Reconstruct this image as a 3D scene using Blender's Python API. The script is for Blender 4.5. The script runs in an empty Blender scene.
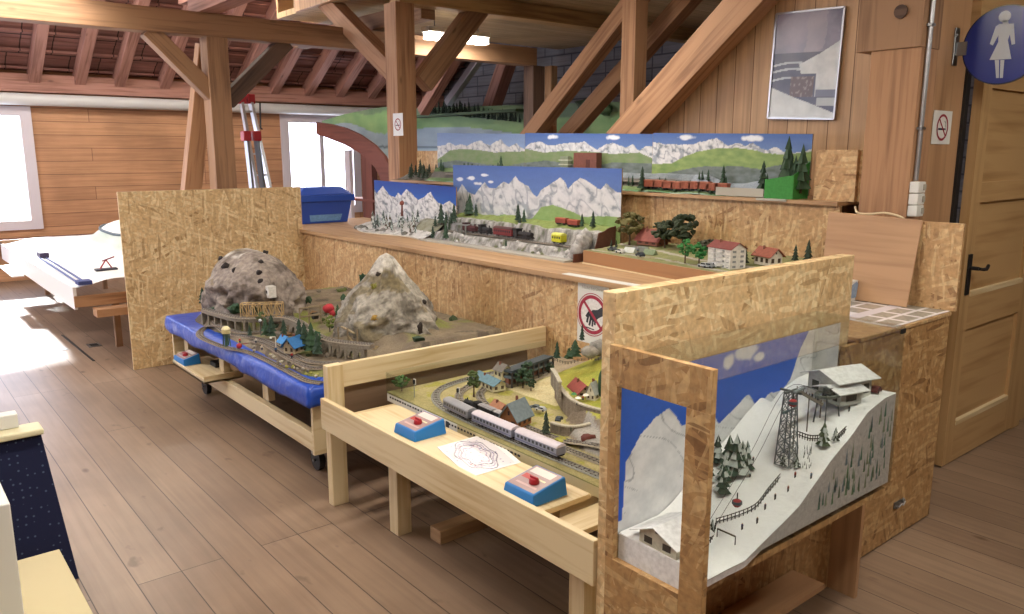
import bpy, bmesh, math, random
from mathutils import Vector, Matrix, noise as mn
R = random.Random(7)
V = Vector
SC = bpy.context.scene
COL = SC.collection
PI = math.pi

# ---------------------------------------------------------------- camera model (image 1024x614)
CAMH = 1.65; VPA = -150.0; VPB = 1500.0; HY = 152.0; CX = 512.0; CY = 307.0
FPX = math.sqrt((VPB-CX)*(CX-VPA)-(CY-HY)**2)
PITCH = math.atan((CY-HY)/FPX)
AB = math.atan((VPB-CX)/math.hypot(FPX, CY-HY))
FW = V((math.cos(AB), math.sin(AB), 0)); RT = V((math.sin(AB), -math.cos(AB), 0))
FF = FW*math.cos(PITCH)+V((0, 0, -math.sin(PITCH))); UU = FW*math.sin(PITCH)+V((0, 0, math.cos(PITCH)))
CP = V((0, 0, CAMH))
def _ray(x, y): return FF*FPX+RT*(x-CX)-UU*(y-CY)
def PZ(x, y, z): d = _ray(x, y); return CP+d*((z-CAMH)/d.z)
def PX(x, y, v): d = _ray(x, y); return CP+d*(v/d.x)
def PY(x, y, v): d = _ray(x, y); return CP+d*(v/d.y)
cam = bpy.data.cameras.new('camera'); camo = bpy.data.objects.new('camera', cam); COL.objects.link(camo)
camo.matrix_world = Matrix(((RT.x, UU.x, -FF.x, CP.x), (RT.y, UU.y, -FF.y, CP.y), (RT.z, UU.z, -FF.z, CP.z), (0, 0, 0, 1)))
cam.sensor_width = 36; cam.lens = FPX/1024*36; cam.clip_start = .05
SC.camera = camo

# ---------------------------------------------------------------- colours and materials
def L(h):
    if isinstance(h, str):
        h = h.lstrip('#'); h = h if len(h) == 6 else ''.join(x*2 for x in h); c = [int(h[i:i+2], 16)/255 for i in (0, 2, 4)]
    else: c = list(h)
    return tuple((x/12.92 if x <= .04045 else ((x+.055)/1.055)**2.4) for x in c)
def L4(h): return L(h)+(1,)
def mat(name):
    m = bpy.data.materials.new(name); m.use_nodes = True
    nt = m.node_tree; b = nt.nodes['Principled BSDF']
    return m, nt, nt.nodes, nt.links, b
def plain(name, col, rough=.6, metal=0, bump=0, bs=60):
    m, nt, N, K, b = mat(name)
    b.inputs['Base Color'].default_value = L4(col); b.inputs['Roughness'].default_value = rough
    b.inputs['Metallic'].default_value = metal
    if bump:
        t = N.new('ShaderNodeTexCoord'); n = N.new('ShaderNodeTexNoise'); n.inputs['Scale'].default_value = bs
        K.new(t.outputs['Object'], n.inputs['Vector'])
        u = N.new('ShaderNodeBump'); u.inputs['Strength'].default_value = bump; u.inputs['Distance'].default_value = .01
        K.new(n.outputs['Fac'], u.inputs['Height']); K.new(u.outputs['Normal'], b.inputs['Normal'])
    return m
def emis(name, col, s):
    m, nt, N, K, b = mat(name)
    b.inputs['Emission Color'].default_value = L4(col); b.inputs['Emission Strength'].default_value = s
    b.inputs['Base Color'].default_value = L4(col); return m
def mathn(N, K, op, a, b=None, c=None):
    n = N.new('ShaderNodeMath'); n.operation = op
    for i, v in enumerate((a, b, c)):
        if v is None: continue
        if isinstance(v, (int, float)): n.inputs[i].default_value = v
        else: K.new(v, n.inputs[i])
    return n.outputs[0]
def mixc(N, K, f, a, b, t='MIX'):
    n = N.new('ShaderNodeMix'); n.data_type = 'RGBA'; n.blend_type = t
    for i, v in ((0, f), (6, a), (7, b)):
        if isinstance(v, (int, float)): n.inputs[i].default_value = v
        elif isinstance(v, tuple): n.inputs[i].default_value = v
        else: K.new(v, n.inputs[i])
    return n.outputs[2]
def ramp(N, K, src, stops, interp='LINEAR'):
    r = N.new('ShaderNodeValToRGB'); r.color_ramp.interpolation = interp
    e = r.color_ramp.elements
    while len(e) < len(stops): e.new(.5)
    for i, (p, c) in enumerate(stops): e[i].position = p; e[i].color = L4(c) if not isinstance(c, float) else (c, c, c, 1)
    K.new(src, r.inputs['Fac']); return r.outputs['Color']
def mapping(N, K, src, scale=(1, 1, 1), rot=(0, 0, 0), loc=(0, 0, 0)):
    m = N.new('ShaderNodeMapping'); m.inputs['Scale'].default_value = scale; m.inputs['Rotation'].default_value = rot; m.inputs['Location'].default_value = loc
    K.new(src, m.inputs['Vector']); return m.outputs[0]
def offs(N, K, src):
    o = N.new('ShaderNodeObjectInfo'); s = N.new('ShaderNodeVectorMath'); s.operation = 'SCALE'
    c = N.new('ShaderNodeCombineXYZ')
    K.new(o.outputs['Random'], c.inputs[0]); K.new(o.outputs['Random'], c.inputs[1]); K.new(c.outputs[0], s.inputs[0]); s.inputs['Scale'].default_value = 37.
    a = N.new('ShaderNodeVectorMath'); K.new(src, a.inputs[0]); K.new(s.outputs[0], a.inputs[1]); return a.outputs[0]
def wood(name, light, dark, rough=.55, gs=1.0, knots=.6):
    m, nt, N, K, b = mat(name)
    t = N.new('ShaderNodeTexCoord'); uv = offs(N, K, t.outputs['UV'])
    n1 = N.new('ShaderNodeTexNoise'); n1.inputs['Scale'].default_value = 1; n1.inputs['Detail'].default_value = 6; n1.inputs['Distortion'].default_value = .4
    K.new(mapping(N, K, uv, (2*gs, 42*gs, 1)), n1.inputs['Vector'])
    n2 = N.new('ShaderNodeTexNoise'); n2.inputs['Scale'].default_value = 1; n2.inputs['Detail'].default_value = 3
    K.new(mapping(N, K, uv, (1.2*gs, 7*gs, 1)), n2.inputs['Vector'])
    f = mathn(N, K, 'ADD', mathn(N, K, 'MULTIPLY', n1.outputs['Fac'], .6), mathn(N, K, 'MULTIPLY', n2.outputs['Fac'], .55))
    c = ramp(N, K, f, [(.42, dark), (.6, light), (.75, light)])
    v = N.new('ShaderNodeTexVoronoi'); v.inputs['Scale'].default_value = 1
    K.new(mapping(N, K, uv, (2.6*gs, 6.5*gs, 1)), v.inputs['Vector'])
    kn = ramp(N, K, v.outputs['Distance'], [(.03, 1.), (.1, 0.)])
    c = mixc(N, K, mathn(N, K, 'MULTIPLY', kn, knots), c, tuple(x*.45 for x in L(dark))+(1,))
    K.new(c, b.inputs['Base Color']); b.inputs['Roughness'].default_value = rough
    u = N.new('ShaderNodeBump'); u.inputs['Strength'].default_value = .12; u.inputs['Distance'].default_value = .003
    K.new(n1.outputs['Fac'], u.inputs['Height']); K.new(u.outputs['Normal'], b.inputs['Normal'])
    return m
def osb(name, tint='#c69a5c', sc=1.0, hi='#e2c088', lo='#8f6230', rot0=0.):
    m, nt, N, K, b = mat(name)
    t = N.new('ShaderNodeTexCoord'); uv = offs(N, K, t.outputs['UV'])
    w = N.new('ShaderNodeTexNoise'); w.inputs['Scale'].default_value = 6*sc; K.new(uv, w.inputs['Vector'])
    ws = N.new('ShaderNodeVectorMath'); ws.operation = 'MULTIPLY_ADD'; K.new(w.outputs['Color'], ws.inputs[0]); ws.inputs[1].default_value = (.03, .03, 0); K.new(uv, ws.inputs[2])
    cur = None
    for i, (ang, sx, sy) in enumerate(((18, 6, 40), (72, 7, 48), (112, 6.5, 42), (158, 8, 60), (88, 9, 70))):
        mp = N.new('ShaderNodeMapping'); mp.vector_type = 'TEXTURE'; mp.inputs['Rotation'].default_value = (0, 0, math.radians(ang)+rot0)
        mp.inputs['Scale'].default_value = (1/(sx*sc), 1/(sy*sc), 1); mp.inputs['Location'].default_value = (i*3.3, i*1.7, 0)
        K.new(ws.outputs[0], mp.inputs['Vector'])
        v = N.new('ShaderNodeTexVoronoi'); v.inputs['Scale'].default_value = 1; v.inputs['Randomness'].default_value = 1
        K.new(mp.outputs[0], v.inputs['Vector'])
        sp = N.new('ShaderNodeSeparateColor'); K.new(v.outputs['Color'], sp.inputs[0])
        c = ramp(N, K, sp.outputs[0], [(0, lo), (.12, tint), (.55, tint), (.9, hi)])
        if cur is None: cur = c
        else: cur = mixc(N, K, mathn(N, K, 'MULTIPLY', mathn(N, K, 'GREATER_THAN', sp.outputs[1], .62), .78), cur, c)
    n = N.new('ShaderNodeTexNoise'); n.inputs['Scale'].default_value = 45*sc; n.inputs['Detail'].default_value = 4; K.new(uv, n.inputs['Vector'])
    cur = mixc(N, K, .5, cur, ramp(N, K, n.outputs['Fac'], [(.3, '#a8a8a8'), (.62, '#ffffff')]), 'MULTIPLY')
    dk = N.new('ShaderNodeTexNoise'); dk.inputs['Scale'].default_value = 38*sc; K.new(mapping(N, K, uv, (1, .6, 1)), dk.inputs['Vector'])
    cur = mixc(N, K, mathn(N, K, 'MULTIPLY', ramp(N, K, dk.outputs['Fac'], [(.72, 0.), (.78, 1.)]), .3), cur, L4('#5c3d1c'))
    K.new(cur, b.inputs['Base Color']); b.inputs['Roughness'].default_value = .55
    u = N.new('ShaderNodeBump'); u.inputs['Strength'].default_value = .15; u.inputs['Distance'].default_value = .003
    K.new(n.outputs['Fac'], u.inputs['Height']); K.new(u.outputs['Normal'], b.inputs['Normal'])
    return m
def planks(name, c1, c2, mortar, bw, rh, ax, rough=.5, gap=.003, grain=.5, coord='Object', knots=.5, spec=None, bump=.3):
    """ax = (i,j): object axes used as board-length and across coordinates"""
    m, nt, N, K, b = mat(name)
    t = N.new('ShaderNodeTexCoord'); s = N.new('ShaderNodeSeparateXYZ'); K.new(t.outputs[coord], s.inputs[0])
    cb = N.new('ShaderNodeCombineXYZ'); K.new(s.outputs[ax[0]], cb.inputs[0]); K.new(s.outputs[ax[1]], cb.inputs[1])
    br = N.new('ShaderNodeTexBrick'); K.new(cb.outputs[0], br.inputs['Vector'])
    br.inputs['Scale'].default_value = 1; br.inputs['Brick Width'].default_value = bw; br.inputs['Row Height'].default_value = rh
    br.inputs['Mortar Size'].default_value = gap; br.inputs['Mortar Smooth'].default_value = .3; br.inputs['Bias'].default_value = 0
    br.offset = .37; br.offset_frequency = 3
    br.inputs['Color1'].default_value = L4(c1); br.inputs['Color2'].default_value = L4(c2); br.inputs['Mortar'].default_value = L4(mortar)
    n = N.new('ShaderNodeTexNoise'); n.inputs['Scale'].default_value = 1; n.inputs['Detail'].default_value = 6; n.inputs['Distortion'].default_value = .5
    K.new(mapping(N, K, cb.outputs[0], (1.6, 32, 1)), n.inputs['Vector'])
    g = ramp(N, K, n.outputs['Fac'], [(.35, '#8f8a86'), (.62, '#ffffff')])
    c = mixc(N, K, grain, br.outputs['Color'], g, 'MULTIPLY')
    d = N.new('ShaderNodeTexNoise'); d.inputs['Scale'].default_value = 1.3; d.inputs['Detail'].default_value = 5; K.new(cb.outputs[0], d.inputs['Vector'])
    c = mixc(N, K, .5, c, ramp(N, K, d.outputs['Fac'], [(.3, '#a39b95'), (.65, '#ffffff')]), 'MULTIPLY')
    v = N.new('ShaderNodeTexVoronoi'); v.inputs['Scale'].default_value = 1; K.new(mapping(N, K, cb.outputs[0], (2.2, 4.5, 1)), v.inputs['Vector'])
    kn = ramp(N, K, v.outputs['Distance'], [(.04, 1.), (.1, 0.)])
    vs = N.new('ShaderNodeSeparateColor'); K.new(v.outputs['Color'], vs.inputs[0])
    c = mixc(N, K, mathn(N, K, 'MULTIPLY', mathn(N, K, 'MULTIPLY', kn, knots), mathn(N, K, 'GREATER_THAN', vs.outputs[0], .45)), c, L4('#4a2c1a'))
    if name == 'floor_boards':
        st = N.new('ShaderNodeTexNoise'); st.inputs['Scale'].default_value = 1; st.inputs['Detail'].default_value = 3; K.new(mapping(N, K, cb.outputs[0], (5, 9, 1)), st.inputs['Vector'])
        c = mixc(N, K, mathn(N, K, 'MULTIPLY', ramp(N, K, st.outputs['Fac'], [(.66, 0.), (.74, 1.)]), .55), c, L4('#4c3a30'))
        s2 = N.new('ShaderNodeTexNoise'); s2.inputs['Scale'].default_value = 1; s2.inputs['Detail'].default_value = 5; K.new(mapping(N, K, cb.outputs[0], (.9, .7, 1)), s2.inputs['Vector'])
        c = mixc(N, K, .45, c, ramp(N, K, s2.outputs['Fac'], [(.35, '#9a8f88'), (.5, '#e6e2df'), (.66, '#ffffff')]), 'MULTIPLY')
    K.new(c, b.inputs['Base Color']); b.inputs['Roughness'].default_value = rough
    if spec is not None: b.inputs['Specular IOR Level'].default_value = spec
    u = N.new('ShaderNodeBump'); u.inputs['Strength'].default_value = bump; u.inputs['Distance'].default_value = .004; u.invert = True
    K.new(br.outputs['Fac'], u.inputs['Height']); K.new(u.outputs['Normal'], b.inputs['Normal'])
    return m
def attrm(name, rough=.75, nz=.25, bump=.0, ns=70):
    m, nt, N, K, b = mat(name)
    a = N.new('ShaderNodeAttribute'); a.attribute_name = 'Col'
    t = N.new('ShaderNodeTexCoord'); n = N.new('ShaderNodeTexNoise'); n.inputs['Scale'].default_value = ns; n.inputs['Detail'].default_value = 4; K.new(t.outputs['Object'], n.inputs['Vector'])
    c = mixc(N, K, nz, a.outputs['Color'], ramp(N, K, n.outputs['Fac'], [(.3, '#606060'), (.65, '#ffffff')]), 'MULTIPLY')
    K.new(c, b.inputs['Base Color']); b.inputs['Roughness'].default_value = rough
    if bump:
        u = N.new('ShaderNodeBump'); u.inputs['Strength'].default_value = bump; u.inputs['Distance'].default_value = .008
        K.new(n.outputs['Fac'], u.inputs['Height']); K.new(u.outputs['Normal'], b.inputs['Normal'])
    return m
def glass(name, tint='#eef2f0', refl=1.0):
    m, nt, N, K, b = mat(name); N.remove(b)
    o = N['Material Output']; tr = N.new('ShaderNodeBsdfTransparent'); tr.inputs[0].default_value = L4(tint)
    gl = N.new('ShaderNodeBsdfGlossy'); gl.inputs['Roughness'].default_value = .04
    fr = N.new('ShaderNodeFresnel'); ge = N.new('ShaderNodeNewGeometry'); K.new(mathn(N, K, 'MULTIPLY_ADD', ge.outputs['Backfacing'], 1/1.5-1.5, 1.5), fr.inputs['IOR'])
    mx = N.new('ShaderNodeMixShader'); K.new(mathn(N, K, 'MULTIPLY', fr.outputs[0], refl), mx.inputs[0]); K.new(tr.outputs[0], mx.inputs[1]); K.new(gl.outputs[0], mx.inputs[2]); K.new(mx.outputs[0], o.inputs[0])
    return m

M = dict(
 beam=wood('timber_brown', '#9a7759', '#74563f', .7, .8),
 beam2=wood('timber_orange', '#ab8260', '#835e42', .7, .8),
 yellow=wood('timber_yellow', '#b89868', '#8e6e46', .7, .8),
 raft=wood('timber_rose', '#a87b6c', '#7d5648', .75, .8),
 dark=wood('timber_dark', '#5f4a3e', '#40302a', .8, .8),
 pine=wood('new_pine', '#d8c6a0', '#c2a97c', .5, 1, .35),
 pine2=wood('pine_ledge', '#b3906a', '#94714e', .5, .8, .3),
 brownply=wood('brown_plywood', '#b08a66', '#977252', .5, .6, .25),
 fascia=wood('brown_fascia', '#a2764e', '#8a6140', .5, .6, .3),
 taupe=wood('taupe_board', '#8f7660', '#7c654f', .6, .6, .1),
 red=wood('reddish_board', '#6e4038', '#552e28', .55, .6, .2),
 osb=osb('osb_board', '#bf986a', 1.0, '#d9bb8c', '#8c6540'), osb2=osb('osb_board_brown', '#ac8556', 1.0, '#c9a878', '#7a5632'), osbv=osb('osb_board_pale', '#d2b182', 1.0, '#ecd7aa', '#a07d50'),
 edge=plain('osb_edge', '#d8b87e', .7, 0, .4, 150),
 doorw=wood('door_spruce', '#b8976a', '#9a784c', .45, .5, .35),
 attr=attrm('painted_model_parts'), paint=attrm('painted_backdrop', .6, .08), terr=attrm('model_ground', .9, .35, .5, 120), rock=attrm('model_rock', .95, .55, .9, 38),
 snowm=attrm('model_snow', .85, .06, .25, 60), shiny=attrm('glossy_print', .25, .03), silver=attrm('train_paint', .3, .1),
 white=plain('white_paint', '#d8d8d4', .5), cream=plain('cream_laminate', '#d9d2b0', .45), frame=plain('window_frame_paint', '#c9c2c8', .5),
 navy=None, black=plain('black_plastic', '#17171a', .5), metal=plain('steel', '#8d8f92', .35, 1), alu=plain('aluminium', '#b5b7bd', .35, .8),
 redpl=plain('red_plastic', '#a01f2a', .4), bluebox=plain('blue_plastic_box', '#1f74bd', .4), bluebin=plain('blue_bin_plastic', '#2a4fae', .35, 0, .1, 20),
 tarp=plain('blue_plastic_sheet', '#1b47ae', .38, 0, .9, 14), pipe=plain('white_pipe', '#c8c8c6', .35), glass=glass('clear_acrylic', '#f6f8f7', .62), pane=glass('window_glass', '#f4f6f8', .6),
 beige=plain('beige_board', '#bdb08a', .5, 0, .05, 30), trolley=plain('white_trolley_paint', '#e6e2e0', .45), cable=plain('cream_cable', '#c9b694', .5),
 brown=plain('brown_paint', '#5c3a2a', .6, 0, .2, 60), greenp=plain('green_paint', '#2f7a3c', .6), grey=plain('grey_paint', '#a9a59a', .6),
 lamp=emis('lamp_diffuser', '#fff6e8', 18.0))
def navy():
    m, nt, N, K, b = mat('navy_dotted_fabric')
    t = N.new('ShaderNodeTexCoord'); v = N.new('ShaderNodeTexVoronoi'); v.inputs['Scale'].default_value = 38; v.inputs['Randomness'].default_value = .25
    K.new(t.outputs['UV'], v.inputs['Vector'])
    K.new(mixc(N, K, ramp(N, K, v.outputs['Distance'], [(.12, 1.), (.17, 0.)]), L4('#10173a'), L4('#44546e')), b.inputs['Base Color']); b.inputs['Roughness'].default_value = .95
    return m
M['navy'] = navy()
M['floor'] = planks('floor_boards', '#a08873', '#8f7865', '#4c3c32', 3.1, .165, (1, 0), .40, .0025, .22, knots=.75)
M['farwall'] = planks('rose_plank_wall', '#cb9a72', '#bb8a66', '#7a543c', 4.0, .17, (0, 2), .6, .004, .3, knots=.9)
M['plank'] = planks('vertical_pine_planks', '#dab48c', '#cfa67e', '#7a583c', 9.0, .125, (2, 1), .55, .003, .35)
M['ceil'] = planks('pale_ceiling_boards', '#d6bd92', '#c7ab7f', '#8a7350', 4.0, .14, (0, 1), .7, .003, .3)
M['brick'] = planks('grey_block_wall', '#8f9098', '#7c7e88', '#5a5c66', .42, .16, (1, 2), .9, .012, .3, knots=0, bump=.8)
M['roof'] = planks('roof_tiles', '#a3756c', '#875a51', '#3b2622', .35, .3, (0, 1), .8, .008, .4, knots=0)

# ---------------------------------------------------------------- mesh builder
class MB:
    def __init__(s): s.v = []; s.f = []; s.uv = []; s.c = []; s.sm = []; s.hc = False
    def face(s, pts, col=None, uv=None, smooth=False):
        i = len(s.v); pts = [V(p) for p in pts]; s.v += pts; s.f.append(tuple(range(i, i+len(pts))))
        if uv is None:
            n = V((0, 0, 0))
            for k in range(1, len(pts)-1): n += (pts[k]-pts[0]).cross(pts[k+1]-pts[0])
            a = [abs(x) for x in n]; k = a.index(max(a))
            ax = ((1, 2), (0, 2), (1, 0))[k]
            uv = [(p[ax[0]], p[ax[1]]) for p in pts]
        s.uv.append(uv); s._c(col, len(pts)); s.sm.append(smooth)
    def _c(s, col, n):
        if col is not None: s.hc = True
        c = L(col) if isinstance(col, str) else (tuple(col) if col is not None else (.5, .5, .5))
        s.c.append([c]*n)
    def mesh(s, vs, fs, col=None, smooth=False):   # shared vertices
        i = len(s.v); vs = [V(p) for p in vs]; s.v += vs
        for f in fs:
            s.f.append(tuple(i+k for k in f))
            pts = [vs[k] for k in f]; n = (pts[1]-pts[0]).cross(pts[2]-pts[0]); a = [abs(x) for x in n]; k = a.index(max(a)); ax = ((1, 2), (0, 2), (1, 0))[k]
            s.uv.append([(p[ax[0]], p[ax[1]]) for p in pts]); s.sm.append(smooth)
            if callable(col): s.hc = True; s.c.append([tuple(col(vs[q])) for q in f])
            else: s._c(col, len(f))
    def obox(s, o, ax, col=None):
        """box with corner origin o and three edge vectors ax"""
        o = V(o); a = [V(x) for x in ax]
        if a[0].cross(a[1]).dot(a[2]) < 0: a[0], a[1] = a[1], a[0]
        ln = [x.length for x in a]; lg = ln.index(max(ln))
        def P(i, j, k): return o+a[0]*i+a[1]*j+a[2]*k
        for q, (fix, val) in enumerate(((0, 0), (0, 1), (1, 0), (1, 1), (2, 0), (2, 1))):
            o2 = [k for k in range(3) if k != fix]
            cs = [(0, 0), (1, 0), (1, 1), (0, 1)]
            if (fix == 1) == (val == 1): cs = cs[::-1]
            if True:
                pts = []; uv = []
                ua = lg if lg in o2 else o2[0]; va = [k for k in o2 if k != ua][0]
                for c in cs:
                    t = [0, 0, 0]; t[fix] = val; t[o2[0]] = c[0]; t[o2[1]] = c[1]
                    pts.append(P(*t)); uv.append((t[ua]*ln[ua], t[va]*ln[va]+q*.31))
                n = (pts[1]-pts[0]).cross(pts[2]-pts[0]); out = a[fix]*(1 if val else -1)
                if n.dot(out) < 0: pts.reverse(); uv.reverse()
                s.face(pts, col, uv)
        return s
    def box(s, lo, hi, col=None):
        lo = V(lo); hi = V(hi); d = hi-lo
        return s.obox(lo, (V((d.x, 0, 0)), V((0, d.y, 0)), V((0, 0, d.z))), col)
    def bar(s, p, q, w, h, col=None, up=(0, 0, 1)):
        p = V(p); q = V(q); d = q-p; sd = d.cross(V(up))
        if sd.length < 1e-6: sd = d.cross(V((0, 1, 0)))
        sd.normalize(); u = sd.cross(d).normalized()
        return s.obox(p-sd*w/2-u*h/2, (d, sd*w, u*h), col)
    def cyl(s, p, q, r0, r1=None, n=12, col=None, cap=True, smooth=True):
        p = V(p); q = V(q); r1 = r0 if r1 is None else r1; d = (q-p).normalized()
        a = d.cross(V((0, 0, 1)));
        if a.length < 1e-4: a = V((1, 0, 0))
        a.normalize(); b = d.cross(a)
        vs = []
        for k in range(n):
            t = 2*PI*k/n; e = a*math.cos(t)+b*math.sin(t); vs += [p+e*r0, q+e*r1]
        fs = [(2*k, 2*((k+1) % n), 2*((k+1) % n)+1, 2*k+1) for k in range(n)]
        s.mesh(vs, fs, col, smooth)
        if cap:
            if r0 > 1e-5: s.face([vs[2*k] for k in range(n)][::-1], col)
            if r1 > 1e-5: s.face([vs[2*k+1] for k in range(n)], col)
        return s
    def ball(s, c, r, col=None, nz=0, sub=1, sc=(1, 1, 1), seed=0, flat=False):
        bm = bmesh.new(); bmesh.ops.create_icosphere(bm, subdivisions=sub, radius=1)
        vs = []
        for v in bm.verts:
            k = 1+nz*mn.noise(v.co*1.9+V((seed*3.1, seed*1.7, seed)))
            vs.append(V(c)+V((v.co.x*sc[0], v.co.y*sc[1], v.co.z*sc[2]))*r*k)
        bm.verts.index_update(); fs = [tuple(v.index for v in f.verts) for f in bm.faces]; bm.free()
        s.mesh(vs, fs, col, not flat); return s
    def prism(s, pts, d, col=None):
        pts = [V(p) for p in pts]; d = V(d); n = V((0, 0, 0))
        for k in range(1, len(pts)-1): n += (pts[k]-pts[0]).cross(pts[k+1]-pts[0])
        if n.dot(d) > 0: pts.reverse()
        s.face(pts, col); s.face([p+d for p in pts][::-1], col)
        for k in range(len(pts)):
            a = pts[k]; b = pts[(k+1) % len(pts)]; s.face([b, a, a+d, b+d], col)
        return s
    def tube(s, pts, r, n=6, col=None):
        for a, b in zip(pts[:-1], pts[1:]): s.cyl(a, b, r, r, n, col, True)
        return s
    def grid(s, fn, nu, nv, col=None, smooth=True):
        vs = [V(fn(i/nu, j/nv)) for j in range(nv+1) for i in range(nu+1)]
        cs = None
        if callable(col): cs = [tuple(col(i/nu, j/nv)) for j in range(nv+1) for i in range(nu+1)]
        b0 = len(s.v); s.v += vs
        for j in range(nv):
            for i in range(nu):
                q = (j*(nu+1)+i, j*(nu+1)+i+1, (j+1)*(nu+1)+i+1, (j+1)*(nu+1)+i)
                s.f.append(tuple(b0+k for k in q)); s.sm.append(smooth); s.uv.append([(vs[k].x+vs[k].z*.3, vs[k].y+vs[k].z*.7) for k in q])
                if cs: s.hc = True; s.c.append([cs[k] for k in q])
                else: s._c(col, 4)
        return s
    def build(s, name, m, parent=None, bevel=0):
        me = bpy.data.meshes.new(name); me.from_pydata([tuple(v) for v in s.v], [], s.f)
        ul = me.uv_layers.new(name='UVMap'); flat = [x for f in s.uv for p in f for x in p]; ul.data.foreach_set('uv', flat)
        if s.hc:
            ca = me.color_attributes.new('Col', 'FLOAT_COLOR', 'CORNER'); ca.data.foreach_set('color', [x for f in s.c for p in f for x in (p[0], p[1], p[2], 1.)])
        me.polygons.foreach_set('use_smooth', s.sm)
        me.materials.append(M[m] if isinstance(m, str) else m); me.update()
        o = bpy.data.objects.new(name, me); COL.objects.link(o)
        if parent is not None: o.parent = parent
        if bevel:
            b = o.modifiers.new('bevel', 'BEVEL'); b.width = bevel; b.segments = 2; b.limit_method = 'ANGLE'
            w = o.modifiers.new('weld', 'WELD'); w.merge_threshold = 1e-5
            bpy.context.view_layer.objects.active = o
            o.modifiers.move(1, 0)
        return o
def T(o, label, cat, group=None, kind=None):
    o['label'] = label; o['category'] = cat
    if group: o['group'] = group
    if kind: o['kind'] = kind
    return o
def S(o): o['kind'] = 'structure'; return o
def E(name, loc=(0, 0, 0)):
    o = bpy.data.objects.new(name, None); o.empty_display_size = .05; COL.objects.link(o); o.location = loc
    return o
class Th:
    """a thing: an Empty at its base; parts are built in world coordinates and re-expressed locally"""
    def __init__(s, name, loc, label, cat, group=None):
        s.e = E(name, loc); T(s.e, label, cat, group); s.loc = V(loc)
    def add(s, mb, name, m, parent=None, bevel=0, label=None, kind=None):
        for i, v in enumerate(mb.v): mb.v[i] = v-s.loc
        o = mb.build(name, m, parent or s.e, bevel)
        if label: o['label'] = label
        if kind: o['kind'] = kind
        return o
def board(name, lo, hi, m, label, cat, group=None, bevel=.002):
    return T(MB().box(lo, hi).build(name, m, None, bevel), label, cat, group)
def fbm(x, y=0, z=0, o=4):
    s = 0; a = .5
    for k in range(o): s += a*mn.noise(V((x, y, z))*(2**k)); a *= .5
    return s
def mixv(a, b, t): t = max(0, min(1, t)); return tuple(a[i]*(1-t)+b[i]*t for i in range(3))
def lerp_poly(P, x):
    if x <= P[0][0]: return P[0][1]
    for (a, b), (c, d) in zip(P[:-1], P[1:]):
        if x <= c: return b+(d-b)*(x-a)/(c-a+1e-9)
    return P[-1][1]
def sm(a, b, x): t = max(0, min(1, (x-a)/(b-a))); return t*t*(3-2*t)

# ================================================================ SETTING
S(MB().box((-4, -3, -.05), (9.5, 12.1, 0)).build('floor', 'floor'))
YF = 12.0; PT = .613          # far wall, roof slope
WB, WT = .71, 2.17            # window sill / head
wins = [(-.9, 1.79), (5.25, 6.49)]
fw = MB(); xs = [-4]
for a, b in wins: xs += [a, b]
xs.append(9.5)
for k in range(0, len(xs), 2): fw.box((xs[k], YF, 0), (xs[k+1], YF+.12, 2.75))
for a, b in wins: fw.box((a, YF, 0), (b, YF+.12, WB)); fw.box((a, YF, WT), (b, YF+.12, 2.75))
S(fw.build('wall_far', 'farwall'))
for k, (a, b) in enumerate(wins):
    w = MB(); t = .07
    w.box((a-.06, YF-.03, WB-.05), (a+t, YF+.06, WT+.05)); w.box((b-t, YF-.03, WB-.05), (b+.06, YF+.06, WT+.05))
    w.box((a+t, YF-.03, WT-t), (b-t, YF+.06, WT+.05)); w.box((a+t, YF-.03, WB-.05), (b-t, YF+.06, WB+t))
    m = (a+b)/2; w.box((m-.035, YF-.02, WB+t), (m+.035, YF+.05, WT-t))
    wo = S(w.build('window_%d' % (k+1), 'frame'))
    p = MB().box((a+t, YF+.02, WB+t), (b-t, YF+.026, WT-t)).build('pane', 'pane', wo)
# sill board under window 1
S(MB().box((-3.9, YF-.22, .52), (4.2, YF, .56)).build('trim_1', 'red', None, .004))
lw = MB(); lws = [(6.6, 9.4)]; ys = [-3]
for a, b in lws: ys += [a, b]; lw.box((-4.1, a, 0), (-4, b, .8)).box((-4.1, a, 2.3), (-4, b, 3.4))
ys.append(12.1)
for k in range(0, len(ys), 2): lw.box((-4.1, ys[k], 0), (-4, ys[k+1], 3.4))
S(lw.build('wall_left', 'farwall'))
for k, (a, b) in enumerate(lws):
    w = MB(); w.box((-4.06, a, .8), (-3.98, b, .87)).box((-4.06, a, 2.23), (-3.98, b, 2.3))
    for y in (a, (a+b)/2-.035, b-.07): w.box((-4.05, y, .87), (-3.99, y+.07, 2.23))
    S(w.build('window_%d' % (k+3), 'frame'))  # unseen window, added for soft bluish fill from the left
    l = bpy.data.lights.new('daylight', 'AREA'); l.shape = 'RECTANGLE'; l.size = b-a; l.size_y = 1.5; l.cycles.is_portal = True
    o = bpy.data.objects.new('daylight', l); COL.objects.link(o); o.location = (-4.12, (a+b)/2, 1.55); o.rotation_euler = (PI/2, 0, -PI/2)
S(MB().box((-4, -3.1, 0), (9.5, -3, 3.3)).build('wall_back', 'plank'))
S(MB().box((9.4, -3, 0), (9.5, 1.66, 3.12)).box((9.4, 1.76, 0), (9.5, 12.1, 8)).build('wall_end', 'plank'))
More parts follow.
